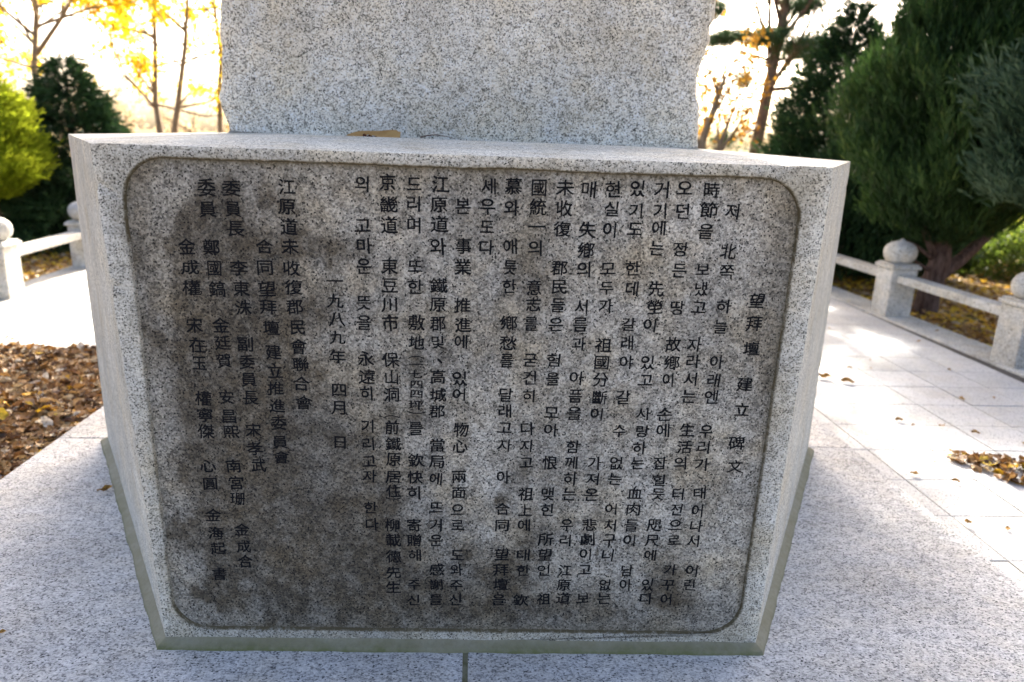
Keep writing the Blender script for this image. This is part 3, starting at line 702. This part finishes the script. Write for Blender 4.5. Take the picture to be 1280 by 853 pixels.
lone((-1.815, 2.96, 0.012), 0.85, 'single yellow-brown leaf on the platform against the left foot of the block', 2, rz=1.0, mat=m_brownleaf)
lone((-1.62, 1.99, 0.008), 0.45, 'tiny dark leaf scrap on the platform at the left edge of the picture', 2, rz=0.2, mat=m_brownleaf)
lone((2.45, 5.42, PT+0.015), 1.6, 'largest lone curled brown leaf, on the bright paving near the block', 2, rz=-0.5, mat=m_brownleaf)
lone((2.60, 5.33, PT+0.012), 1.2, 'thin curled leaf touching the large brown one on the bright paving', 4, rz=-0.4, mat=m_brownleaf)
lone((2.51, 5.72, PT+0.01), 0.8, 'small dark leaf lying just behind the large curled one', 4, rz=0.0, mat=m_brownleaf)
lone((2.235, 3.16, PT+0.016), 0.7, 'cupped brown leaf alone on the paving below the leaf heap', 5, rz=0.3, mat=m_brownleaf)
lone((2.265, 3.70, PT+0.012), 0.8, 'flat dark leaf on a paving joint, left of the leaf heap', 1, rz=-0.3, mat=m_brownleaf)
lone((2.45, 3.63, PT+0.01), 0.55, 'narrow grey scrap of leaf between the dark leaf and the heap', 4, rz=-0.7, mat=m_brownleaf)
lone((2.60, 4.54, PT+0.01), 0.7, 'leftmost of three small leaves in a row on the bright paving', 4, rz=0.0, mat=m_brownleaf)
lone((2.84, 4.46, PT+0.012), 0.65, 'middle of three small leaves in a row on the bright paving', 0, rz=0.2, mat=m_brownleaf)
lone((3.0, 4.36, PT+0.01), 0.65, 'rightmost of three small leaves in a row on the bright paving', 4, rz=-0.5, mat=m_brownleaf)
for k in range(30):
    if k < 19: x, y = rng.uniform(2.4, 4.0), rng.uniform(3.0, 8.5)
    else: x, y = rng.uniform(-5.0, -3.2), rng.uniform(5.9, 8.6)
    lone((x, y, PT+0.008), rng.uniform(0.3, 0.75), 'stray small dry leaf on the paving between the block and the right railing' if k < 19 else 'stray small dry leaf on the bleached paving behind the leaf bed', rng.integers(7), rz=rng.random()*6, name='stray_leaf', group='stray leaves on the right paving' if k < 19 else 'stray leaves on the left paving', mat=m_brownleaf if k % 3 else None)

# ------------------------------------------------------------------ leaf scatter beyond the railings
def ground_scatter(name, x0, x1, y0, y1, n, tones, label, cat, cond=lambda x, y: True, z=-0.165, scale=(0.8, 1.5)):
    pts = []
    while len(pts) < n:
        x, y = rng.uniform(x0, x1), rng.uniform(y0, y1)
        if cond(x, y): pts.append((x, y, z+rng.uniform(0.0, 0.03)))
    pts = np.array(pts); o = scatter_leaves(name, pts, scale=scale, tilt=0.5, tones=rng.choice(tones, n)+rng.uniform(-.03, .03, n))
    return tag(o, label, cat, kind='stuff')
ground_scatter('leaf_carpet', -9.5, -5.3, 6.5, 13.0, 5200, np.array([0.5, 0.65, 0.78, 0.95, 1.0, 0.97, 0.4]), 'sunlit yellow leaf carpet beyond the left railing', 'fallen leaves', lambda x, y: x < -5.42-0.1*(y-8) and x > -0.95*y)
ground_scatter('leaf_carpet', 4.25, 13.5, 6.0, 15.0, 9000, np.array([0.3, 0.45, 0.6, 0.95, 1.0, 0.98, 0.78]), 'brown and yellow leaf carpet under the junipers beyond the right railing', 'fallen leaves', lambda x, y: x > 5.0-0.1*y+0.0 and x < 0.95*y and rng.random() < (1.0 if y < 10 else 0.5))

# ------------------------------------------------------------------ foliage
def foliage_mat(name, stops, trans=0.25, rough=0.6):
    t = NT(name); col = t.ramp(t.attr('tone'), stops)
    tr = t.new('ShaderNodeBsdfTranslucent'); t.link(col, tr.inputs[0])
    mx = t.new('ShaderNodeMixShader'); mx.inputs[0].default_value = trans
    m = t.done(col, rough, 0.25); t.link(t.b.outputs[0], mx.inputs[1]); t.link(tr.outputs[0], mx.inputs[2]); t.link(mx.outputs[0], t.out.inputs[0])
    return m
m_jun = foliage_mat('juniper_sprays', [(0, (0.008, 0.022, 0.006)), (0.5, (0.022, 0.055, 0.012)), (0.85, (0.045, 0.09, 0.018)), (1, (0.08, 0.12, 0.025))])
m_jun2 = foliage_mat('bluish_juniper_sprays', [(0, (0.022, 0.045, 0.02)), (0.5, (0.05, 0.09, 0.045)), (1, (0.10, 0.15, 0.085))])
m_dark = foliage_mat('dark_conifer_sprays', [(0, (0.010, 0.028, 0.010)), (0.6, (0.025, 0.060, 0.020)), (1, (0.05, 0.10, 0.03))], 0.2)
m_lime = foliage_mat('lime_conifer_sprays', [(0, (0.14, 0.20, 0.015)), (0.5, (0.36, 0.44, 0.025)), (1, (0.60, 0.66, 0.05))], 0.7)
m_hedge = foliage_mat('shrub_leaves', [(0, (0.04, 0.07, 0.012)), (0.6, (0.11, 0.16, 0.02)), (1, (0.26, 0.28, 0.03))], 0.45)
m_yel = foliage_mat('yellow_maple_leaves', [(0, (0.45, 0.26, 0.015)), (0.4, (0.72, 0.52, 0.02)), (1, (0.85, 0.74, 0.04))], 0.6)
m_org = foliage_mat('orange_oak_leaves', [(0, (0.20, 0.09, 0.015)), (0.5, (0.38, 0.20, 0.03)), (1, (0.55, 0.34, 0.05))], 0.5)
m_pine = foliage_mat('pine_needles', [(0, (0.03, 0.06, 0.025)), (0.6, (0.06, 0.11, 0.045)), (1, (0.12, 0.17, 0.07))], 0.3)
m_far = foliage_mat('far_brown_leaves', [(0, (0.30, 0.23, 0.14)), (0.5, (0.45, 0.36, 0.22)), (1, (0.55, 0.45, 0.28))], 0.5)
def bark(name, a, b):
    t = NT(name); v = t.coord('Object', (9, 9, 2.2)); n = t.noise(v, 3, 5, 0.7)
    col = t.mix(t.ramp(n, [(0.35, 0.0), (0.65, 1.0)]), a, b); t.bump(n, 0.9, 0.02); return t.done(col, 0.95, 0.1)
m_bark = bark('grey_bark', (0.15, 0.115, 0.08), (0.30, 0.24, 0.17)); m_jbark = bark('juniper_bark', (0.05, 0.03, 0.022), (0.15, 0.10, 0.08)); m_pbark = bark('pine_bark', (0.13, 0.08, 0.06), (0.28, 0.2, 0.15))

def blades(C, D, Wd, L, tone):
    """many flat diamond blades: centres C, unit directions D, half-width vectors Wd, lengths L"""
    n = len(C); a = C; b = C + D*(L*0.45)[:, None] + Wd; c = C + D*L[:, None]; d = C + D*(L*0.45)[:, None] - Wd
    V = np.stack([a, b, c, d], 1).reshape(-1, 3); Q = np.arange(4*n).reshape(n, 4)
    return V, Q, np.repeat(tone, 4)
def unit(a): return a/(np.linalg.norm(a, axis=-1, keepdims=True)+1e-9)
def sprays(P, D, L, nb, width, tone, spread=0.45, curl=0.0):
    """feathery sprays: nb blades along each axis P + D*L"""
    n = len(P); f = np.linspace(0.0, 0.85, nb)[None, :, None]
    side = unit(np.cross(D, rng.normal(size=(n, 3))))[:, None, :]
    sg = np.where(np.arange(nb) % 2 == 0, 1.0, -1.0)[None, :, None]
    base = P[:, None, :] + D[:, None, :]*(L[:, None, None]*f)
    rnd = rng.normal(size=(n, nb, 3))
    dr = unit(D[:, None, :]*1.0 + side*sg*spread*(1.1-f) + rnd*0.22)
    ln = (L[:, None]*(0.55-0.25*f[..., 0]))*rng.uniform(0.7, 1.2, (n, nb))
    wd = unit(np.cross(dr, rng.normal(size=(n, nb, 3))))*(width*rng.uniform(0.7, 1.3, (n, nb)))[..., None]
    tn = np.clip(tone[:, None] + rng.normal(0, 0.10, (n, nb)) + 0.15*f[..., 0], 0, 1)
    return blades(base.reshape(-1, 3), dr.reshape(-1, 3), wd.reshape(-1, 3), ln.ravel(), tn.ravel())
def nz3(P, s, seed): return np.array([mnoise.noise(Vector((p[0]*s+seed, p[1]*s, p[2]*s))) for p in P])
def conifer(name, label, cat, base, prof, n, L, width, mat, barkm, upw=0.8, out=0.6, lump=0.25, seed=1.0, nb=9, inner=0.35, trunk_r=0.1, group=None, trunk=None, tiers=0):
    """prof: list of (z, radius) of the crown above the base"""
    root = empty(name, base); tag(root, label, cat, group)
    zs_ = np.array([p[0] for p in prof]); rs = np.array([p[1] for p in prof])
    zz = np.linspace(zs_[0], zs_[-1], 200); rr = np.interp(zz, zs_, rs); w = rr+0.05; cdf = np.cumsum(w)/w.sum()
    z = np.interp(rng.random(n), cdf, zz); th = rng.random(n)*2*np.pi; r0 = np.interp(z, zs_, rs)
    dirs = np.stack([np.cos(th), np.sin(th), np.zeros(n)], 1)
    S = np.stack([np.cos(th)*r0, np.sin(th)*r0, z], 1)
    lumps = nz3(S, 1.9, seed) + 0.6*nz3(S, 4.5, seed+9)
    if tiers: lumps = lumps + 0.45*np.sin(z*tiers + 1.5*np.cos(th*2+seed))
    depth = np.where(rng.random(n) < inner, rng.uniform(0.3, 0.85, n), rng.uniform(0.84, 1.0, n))
    depth = np.where(rng.random(n) < 0.07, rng.uniform(1.0, 1.17, n), depth)
    rad = r0*(1+lump*lumps)*depth
    P = np.stack([np.cos(th)*rad, np.sin(th)*rad, z + 0.1*L*rng.normal(size=n)], 1)
    D = unit(dirs*out + np.array([0, 0, 1.0])*upw + rng.normal(size=(n, 3))*0.25)
    tone = np.clip(0.42+0.38*lumps+rng.normal(0, 0.12, n), 0, 1)
    V, Q, t = sprays(P, D, L*rng.uniform(0.6, 1.3, n), nb, width, tone)
    me = np_mesh('crown', V, Q, {'tone': t}); link('crown', me, mat, root)
    top = zs_[-1]
    paths = trunk or [([(0, 0, -0.15), (0.03, 0.02, top*0.3), (-0.02, 0.0, top*0.65), (0, 0, top*0.93)], [trunk_r, trunk_r*0.8, trunk_r*0.5, 0.01])]
    V, Fq = tubes(paths, 8); link('trunk', np_mesh('trunk', V, Fq, smooth=True), barkm, root)
    return root

# big juniper at the right, its forked trunk showing under the crown
jt = [([(-0.02, 0.0, -0.15), (0.0, 0.02, 0.25), (0.05, 0.0, 0.6), (0.02, 0.05, 1.0), (0.06, 0, 1.8), (0.1, 0, 3.0)], [0.15, 0.12, 0.115, 0.10, 0.08, 0.03]),
      ([(0.03, 0, 0.42), (0.3, 0.05, 0.62), (0.62, 0.1, 0.95), (0.9, 0.15, 1.5)], [0.085, 0.07, 0.055, 0.03]),
      ([(0.02, 0, 0.6), (-0.22, -0.05, 0.95), (-0.34, -0.1, 1.4), (-0.4, 0, 1.9)], [0.05, 0.04, 0.03, 0.015]),
      ([(0.0, 0, 0.75), (-0.1, -0.1, 1.05), (-0.16, -0.15, 1.5), (-0.12, -0.1, 2.0)], [0.045, 0.035, 0.025, 0.012]),
      ([(-0.02, 0, 0.62), (-0.3, -0.1, 0.78), (-0.45, -0.15, 0.85)], [0.03, 0.02, 0.008]),
      ([(-0.05, 0, 0.5), (-0.28, -0.12, 0.60), (-0.40, -0.15, 0.72)], [0.025, 0.016, 0.006]),
      ([(0.05, 0, 0.9), (0.3, -0.05, 1.2), (0.5, 0, 1.7)], [0.05, 0.035, 0.015])]
conifer('juniper_tree', 'large dark green juniper with a forked reddish trunk standing behind the right post', 'tree', (4.80, 8.25, -0.17),
        [(0.8, 0.2), (1.0, 0.55), (1.4, 0.86), (2.1, 0.98), (2.6, 0.92), (3.2, 0.72), (4.2, 0.55), (5.4, 0.35), (6.2, 0.05)], 15500, 0.25, 0.0068, m_jun, m_jbark, seed=2.2, trunk=jt, lump=0.42, upw=1.3, out=0.5, nb=13)
conifer('juniper_tree', 'second tall juniper behind the large one, filling the upper right corner', 'tree', (7.3, 9.9, -0.17),
        [(1.5, 0.3), (1.9, 1.1), (2.2, 1.3), (3.6, 1.2), (5.0, 0.8), (6.4, 0.05)], 9000, 0.24, 0.010, m_jun, m_jbark, seed=7.7, lump=0.25, trunk_r=0.12)
conifer('juniper_tree', 'grey-green juniper with loose drooping sprays at the right edge, nearest the railing', 'tree', (5.22, 6.75, -0.17),
        [(1.22, 0.3), (1.4, 0.7), (1.7, 0.95), (2.3, 0.78), (2.9, 0.45), (3.4, 0.05)], 6000, 0.26, 0.008, m_jun2, m_jbark, seed=4.4, lump=0.42, upw=0.8, out=0.7, trunk_r=0.07)
conifer('dark_conifer', 'dark cone-shaped conifer between the leaning pine and the large juniper', 'tree', (5.08, 12.0, -0.17),
        [(0.1, 1.05), (1.2, 1.0), (1.9, 0.88), (2.6, 0.62), (3.2, 0.36), (3.9, 0.04)], 9000, 0.26, 0.011, m_dark, m_jbark, seed=5.5, lump=0.25, upw=0.5, out=0.8, tiers=9)
conifer('dark_shrub', 'low dark evergreen shrub behind the railing, between block and juniper trunk', 'shrub', (4.75, 10.6, -0.17),
        [(0.02, 0.6), (0.4, 0.9), (0.9, 0.85), (1.5, 0.5), (1.9, 0.1)], 4200, 0.22, 0.010, m_dark, m_jbark, seed=8.8, lump=0.25, trunk_r=0.04)
conifer('dark_shrub', 'dark evergreen shrub in shadow behind the forked juniper trunk', 'shrub', (5.75, 10.9, -0.17),
        [(0.02, 0.5), (0.4, 0.85), (0.9, 0.8), (1.4, 0.5), (1.8, 0.1)], 3600, 0.22, 0.010, m_dark, m_jbark, seed=3.8, lump=0.25, trunk_r=0.04)
# left side
conifer('dark_conifer', 'dark green layered fir standing behind the left railing', 'tree', (-6.55, 11.0, -0.17),
        [(0.05, 0.95), (0.8, 0.88), (1.5, 0.60), (2.1, 0.34), (2.68, 0.03)], 8500, 0.20, 0.011, m_dark, m_jbark, seed=1.3, lump=0.28, upw=0.15, out=1.0, tiers=13)
conifer('dark_conifer', 'broad dark evergreen behind the left railing, lower and left of the layered fir', 'tree', (-8.1, 11.3, -0.17),
        [(0.05, 1.0), (0.7, 1.15), (1.2, 0.8), (1.7, 0.1)], 5200, 0.22, 0.012, m_dark, m_jbark, seed=6.3, lump=0.25, upw=0.3, out=0.9)
conifer('lime_conifer', 'bright lime-green sunlit conifer cut by the left edge of the picture', 'tree', (-7.0, 9.75, -0.17),
        [(0.8, 0.3), (1.05, 0.55), (1.5, 0.62), (1.9, 0.42), (2.2, 0.2), (2.5, 0.04)], 7000, 0.15, 0.009, m_lime, m_jbark, seed=9.1, lump=0.42, trunk_r=0.05, upw=0.5, out=0.8)

# leafy shrubs on the right beyond the leaf carpet
def shrub(name, label, base, rx, rz, n, L, W, mat, seed, cat='shrub', group=None):
    root = empty(name, base); tag(root, label, cat, group)
    d = unit(rng.normal(size=(n, 3))); d[:, 2] = np.abs(d[:, 2])*0.95
    lump = 1+0.22*nz3(d, 2.4, seed)+0.14*nz3(d, 6, seed)
    rad = lump*np.where(rng.random(n) < 0.3, rng.uniform(0.5, 0.9, n), rng.uniform(0.88, 1.0, n))
    P = d*np.array([rx, rx, rz])*rad[:, None]; D = unit(d+rng.normal(size=(n, 3))*0.7)
    Wd = unit(np.cross(D, rng.normal(size=(n, 3))))*W
    V, Q, t = blades(P, D, Wd, L*rng.uniform(0.6, 1.3, n), np.clip(0.35+(lump-1)*1.4+rng.normal(0, 0.15, n), 0, 1))
    link('foliage', np_mesh('foliage', V, Q, {'tone': t}), mat, root)
    paths = []
    for k in range(9):
        a = k*0.7; paths.append(([(0.05*math.cos(a), 0.05*math.sin(a), -0.03), (rx*0.3*math.cos(a), rx*0.3*math.sin(a), rz*0.4), (rx*0.6*math.cos(a), rx*0.6*math.sin(a), rz*0.75)], [0.018, 0.012, 0.004]))
    V, Fq = tubes(paths, 5); link('stem', np_mesh('stem', V, Fq, smooth=True), m_jbark, root)
shrub('rounded_shrub', 'rounded green shrub with yellow tips at the right edge beyond the leaf carpet', (7.9, 11.6, -0.17), 1.2, 0.75, 16000, 0.07, 0.016, m_hedge, 3.0)
shrub('rounded_shrub', 'dark rounded shrub right of the juniper trunk, left of the yellow-tipped one', (6.9, 12.4, -0.17), 0.95, 0.6, 9000, 0.07, 0.016, m_hedge, 6.0)
shrub('rounded_shrub', 'lit yellow-green shrub farther back behind the rounded shrub', (10.6, 15.6, -0.17), 1.7, 1.3, 12000, 0.10, 0.022, m_lime, 8.0)

# ------------------------------------------------------------------ broadleaf trees with open branching
def branch_tree(name, label, cat, base, limbs, nleaf, leafL, leafW, mat, barkm, spread=0.45, depth=3, ends_from=1, group=None, droop=0.0, seed=0, clump=6, pads=()):
    """limbs: list of (points, radii) drawn in real metres from the base; twigs grow from them"""
    root = empty(name, base); tag(root, label, cat, group)
    rs = np.random.default_rng(seed); paths = [(np.array(p, float), np.array(r, float)) for p, r in limbs]; twigs = []
    frontier = list(paths)
    for lv in range(depth):
        nxt = []
        for pts, rad in frontier:
            L = np.linalg.norm(np.diff(pts, axis=0), axis=1).sum(); m = max(2, int(L*(2.4 if lv == 0 else 3.2)))
            for _ in range(m):
                f = rs.uniform(0.35 if lv == 0 else 0.25, 1.0)*(len(pts)-1); i = min(int(f), len(pts)-2)
                p = pts[i]+(pts[i+1]-pts[i])*(f-i); dr = unit((pts[i+1]-pts[i])[None])[0]
                d = unit((dr*0.7+rs.normal(size=3)*0.6+np.array([0, 0, 0.25-droop]))[None])[0]
                l = L*rs.uniform(0.22, 0.42)*(0.9**lv); l = min(l, 1.6); k1 = rs.normal(size=3)*0.12*l
                r = np.interp(f, range(len(rad)), rad)*0.5
                q = np.array([p, p+d*l*0.4+k1, p+d*l*0.75+k1*1.3+np.array([0, 0, 0.04*l]), p+d*l+k1*0.7+np.array([0, 0, 0.10*l-droop*l*.3])])
                nxt.append((q, np.array([r, r*0.7, r*0.45, 0.003])))
        paths += nxt; frontier = nxt
        if lv >= ends_from: twigs += nxt
    V, Fq = tubes(paths, 5); link('trunk', np_mesh('trunk', V, Fq, smooth=True), barkm, root)
    if nleaf:
        pick = rs.integers(len(twigs), size=nleaf//clump); C = []
        for i in pick:
            q = twigs[i][0]; f = rs.uniform(0.3, 1.0)*3; k = min(int(f), 2); c = q[k]+(q[k+1]-q[k])*(f-k)
            C.append(c+rs.normal(size=(clump, 3))*leafL*1.3)
        for px_, py_, pz_, rx_, rz_, m_ in pads:
            q = rs.normal(size=(m_, 3)); q = unit(q)*(rs.random(m_)**0.4)[:, None]
            cc = np.array([px_, py_, pz_])+q*np.array([rx_, rx_, rz_]); cc[:, 2] += 0.06*np.sin(cc[:, 0]*9+cc[:, 1]*7)
            C.append(cc[rs.integers(m_//14, size=m_)]+rs.normal(size=(m_, 3))*0.035)
        C = np.concatenate(C); n = len(C); D = unit(rs.normal(size=(n, 3))+np.array([0, 0, -0.4])); Wd = unit(np.cross(D, rs.normal(size=(n, 3))))*leafW
        tone = np.clip(0.5+0.5*nz3(C, 1.2, seed)+rs.normal(0, 0.18, n), 0, 1)
        V, Q, t = blades(C, D, Wd, leafL*rs.uniform(0.7, 1.3, n), tone)
        link('crown', np_mesh('crown', V, Q, {'tone': t}), mat, root)
    return root
def tr(*pts): return list(pts)
branch_tree('maple_tree', 'slim maple with yellow leaves at the far upper left, rising above the firs', 'tree', (-9.5, 15.0, -0.2),
            [(tr((0, 0, 0), (0.05, 0, 1.6), (-0.05, 0, 2.8), (0.15, 0, 3.9), (0.1, 0, 5.4), (0.4, 0, 7)), [0.09, 0.075, 0.06, 0.05, 0.035, 0.015]),
             (tr((0.1, 0, 3.4), (-0.5, 0, 3.9), (-1.0, 0.2, 4.8)), [0.04, 0.03, 0.01]),
             (tr((0.05, 0, 3.1), (0.7, -0.2, 3.7), (1.2, -0.2, 4.4), (1.8, -0.1, 5.0)), [0.05, 0.04, 0.03, 0.01]),
             (tr((0.1, 0, 3.6), (1.4, -0.4, 3.9), (2.6, -0.4, 4.1)), [0.035, 0.025, 0.008]),
             (tr((0.0, 0, 2.9), (-0.6, 0, 3.3), (-1.3, 0.1, 4.1)), [0.02, 0.015, 0.006])], 6200, 0.085, 0.042, m_yel, m_bark, seed=3, group='yellow maples behind the plaza')
branch_tree('maple_tree', 'two-stemmed maple with a few yellow leaves, left of the stele', 'tree', (-7.1, 15.0, -0.2),
            [(tr((-0.08, 0, 0), (-0.08, 0, 1.7), (-0.12, 0, 2.3), (-0.02, 0, 3.4), (0.05, 0, 4.6), (0.1, 0, 6.4)), [0.09, 0.07, 0.055, 0.045, 0.03, 0.015]),
             (tr((0.05, 0, 0), (0.2, 0, 1.7), (0.33, 0, 2.3), (0.55, 0, 3.3), (0.68, 0, 4.2), (0.9, 0, 6.2)), [0.08, 0.065, 0.055, 0.045, 0.03, 0.015]),
             (tr((-0.1, 0, 2.4), (-0.4, 0, 2.8), (-0.55, 0, 3.4)), [0.03, 0.02, 0.006]),
             (tr((0.3, 0, 2.2), (0.55, 0, 2.45), (0.85, 0, 2.5)), [0.03, 0.02, 0.006]),
             (tr((0.0, 0, 3.5), (-1.2, 0, 3.75), (-2.4, 0.1, 3.9)), [0.03, 0.02, 0.006]),
             (tr((0.6, 0, 3.6), (0.2, -0.2, 4.0), (-0.8, -0.2, 4.4)), [0.04, 0.03, 0.01])], 8000, 0.075, 0.036, m_yel, m_bark, seed=5, group='yellow maples behind the plaza')
branch_tree('maple_tree', 'thin maple stem with sparse yellow leaves just left of the stele edge', 'tree', (-6.15, 15.3, -0.2),
            [(tr((0, 0, 0), (0.05, 0, 1.6), (0.1, 0, 2.6), (0.18, 0, 3.2), (0.1, 0, 4.2), (0.2, 0, 5.6)), [0.07, 0.06, 0.05, 0.04, 0.03, 0.01]),
             (tr((0.15, 0, 3.1), (-0.15, 0, 3.4), (-0.4, 0, 3.8)), [0.02, 0.015, 0.005])], 700, 0.08, 0.04, m_yel, m_bark, seed=9, group='yellow maples behind the plaza')
branch_tree('oak_tree', 'short orange-leaved tree with broken bare limbs just right of the stele', 'tree', (2.95, 12.2, -0.2),
            [(tr((0, 0, 0), (0.02, 0, 1.3), (0.02, 0, 1.9), (0.15, 0, 2.4), (0.28, 0, 2.9)), [0.09, 0.08, 0.065, 0.05, 0.03]),
             (tr((0.03, 0, 1.5), (-0.12, 0, 2.1), (-0.2, 0, 2.7)), [0.035, 0.025, 0.008]),
             (tr((0.2, 0, 0.2), (0.22, 0, 1.5), (0.38, 0, 2.1), (0.55, 0, 2.7)), [0.05, 0.04, 0.03, 0.01]),
             (tr((0.3, 0, 1.7), (0.6, 0, 2.2), (0.62, 0, 2.6)), [0.03, 0.02, 0.006])], 1100, 0.075, 0.035, m_org, m_bark, seed=12, ends_from=0, depth=2)
pine = branch_tree('pine_tree', 'leaning red pine with loose needle tufts between the stele and the dark conifer', 'tree', (4.35, 14.0, -0.2),
            [(tr((-0.05, 0, 0), (0.05, 0, 1.7), (0.18, 0, 3.1), (0.28, 0, 4.2), (0.2, 0, 6.5), (0.3, 0, 9.0)), [0.13, 0.115, 0.10, 0.085, 0.07, 0.04]),
             (tr((0.15, 0, 3.0), (0.05, 0, 3.8), (-0.02, 0, 4.6), (-0.1, 0, 6.2)), [0.045, 0.04, 0.03, 0.012]),
             (tr((0.2, 0, 3.35), (0.8, -0.1, 3.42), (1.3, -0.1, 3.35)), [0.035, 0.02, 0.006]),
             (tr((0.1, 0, 3.35), (-0.5, -0.1, 3.5), (-0.9, -0.1, 3.45)), [0.03, 0.02, 0.006]),
             (tr((0.1, 0, 2.2), (-0.3, 0, 2.0), (-0.6, 0, 1.7)), [0.025, 0.015, 0.004]),
             (tr((0.25, 0, 5.5), (1.4, 0, 6.2), (2.3, 0.2, 6.6)), [0.06, 0.04, 0.01]), (tr((0.25, 0, 6.2), (-1.0, 0, 7.0), (-2.2, 0.2, 7.2)), [0.06, 0.04, 0.01]),
             (tr((0.25, 0, 7.2), (0.3, 1.2, 7.9), (0.4, 2.0, 8.3)), [0.05, 0.03, 0.01]), (tr((0.3, 0, 8.0), (0.9, -0.9, 8.8), (1.5, -1.2, 9.2)), [0.05, 0.03, 0.01])],
            26000, 0.13, 0.008, m_pine, m_pbark, seed=21, clump=20, pads=[(0.0, 0, 3.75, 0.42, 0.09, 3200), (0.75, -0.1, 3.6, 0.5, 0.09, 3400), (-0.7, 0, 3.72, 0.35, 0.08, 1800), (-1.1, 0, 4.2, 0.4, 0.15, 2200), (0.6, 0, 4.3, 0.4, 0.12, 2000), (-0.25, 0, 3.05, 0.2, 0.08, 500), (1.35, -0.1, 3.55, 0.3, 0.08, 900), (-0.55, 0, 1.95, 0.2, 0.1, 500)], ends_from=1)
# two tall trees straight behind the stele; their crowns shade the left and the front of the platform
branch_tree('tall_tree', 'tall tree standing hidden behind the stele, its crown shading the leaf bed', 'tree', (-1.9, 14.2, -0.2),
            [(tr((0, 0, 0), (0.1, 0, 3), (0, 0, 5), (0.2, 0, 7), (0.1, 0, 9.5)), [0.2, 0.17, 0.14, 0.1, 0.03])] +
            [(tr((0, 0, 4.6+k*0.6), (1.2*math.cos(k*2.4), 1.2*math.sin(k*2.4), 5.3+k*0.6), (2.1*math.cos(k*2.4), 2.1*math.sin(k*2.4), 5.6+k*0.62)), [0.07, 0.045, 0.012]) for k in range(7)],
            30000, 0.13, 0.06, m_org, m_bark, seed=31, ends_from=0, clump=8)
branch_tree('tall_tree', 'tall tree hidden behind the right half of the stele', 'tree', (1.9, 13.0, -0.2),
            [(tr((0, 0, 0), (0.1, 0, 3), (0.3, 0, 5), (0.4, 0, 7), (0.3, 0, 11)), [0.18, 0.16, 0.13, 0.1, 0.03])] +
            [(tr((0.3, 0, 6.8+k*0.4), (0.3+1.2*math.cos(k*2.4), 0.8*math.sin(k*2.4), 7.7+k*0.4), (0.9+2.2*math.cos(k*2.4), 1.1*math.sin(k*2.4), 8.0+k*0.4)), [0.06, 0.04, 0.012]) for k in range(7)],
            13000, 0.13, 0.06, m_org, m_bark, seed=33, ends_from=0, clump=8)
# far belt of bare and brown trees closing the view
spots = [(-30, 38, 4.5), (-24, 33, 3.4), (-19.5, 36, 5.2), (-15.2, 35, 4.2), (-12.6, 37, 4.0), (-9, 40, 5.5), (-3, 42, 6), (3, 41, 6), (8.5, 38, 5.0), (12.5, 36, 4.6), (17, 34, 5.0), (22, 31, 5.0), (28, 33, 6.0), (19, 24, 4.5), (-21, 24, 3.0)]
flab = ['farthest left', 'second from the left', 'behind the lime conifer', 'behind the two-stemmed maple', 'just left of the stele', 'behind the left part of the stele', 'behind the middle of the stele', 'behind the right part of the stele', 'behind the orange-leaved tree', 'behind the leaning pine', 'behind the dark conifer', 'behind the large juniper', 'at the far right', 'seen under the juniper branches', 'behind the dark firs']
for k, (x, y, h) in enumerate(spots):
    h *= 0.62
    limbs = [(tr((0, 0, 0), (0.1, 0, h*0.3), (0, 0, h*0.6), (0.1, 0, h)), [0.16, 0.13, 0.09, 0.02])]
    for q in range(5):
        a = q*1.9+k; limbs.append((tr((0, 0, h*(0.25+0.1*q)), (0.8*math.cos(a), 0.8*math.sin(a), h*(0.35+0.11*q)), (1.6*math.cos(a), 1.6*math.sin(a), h*(0.42+0.12*q))), [0.07, 0.05, 0.01]))
    branch_tree('far_tree', 'hazy brown autumn tree in the distance, '+flab[k], 'tree', (x, y, -0.3), limbs, 1200, 0.16, 0.06, m_far, m_bark, seed=50+k, group='far brown trees beyond the park', clump=8, ends_from=0, depth=2)
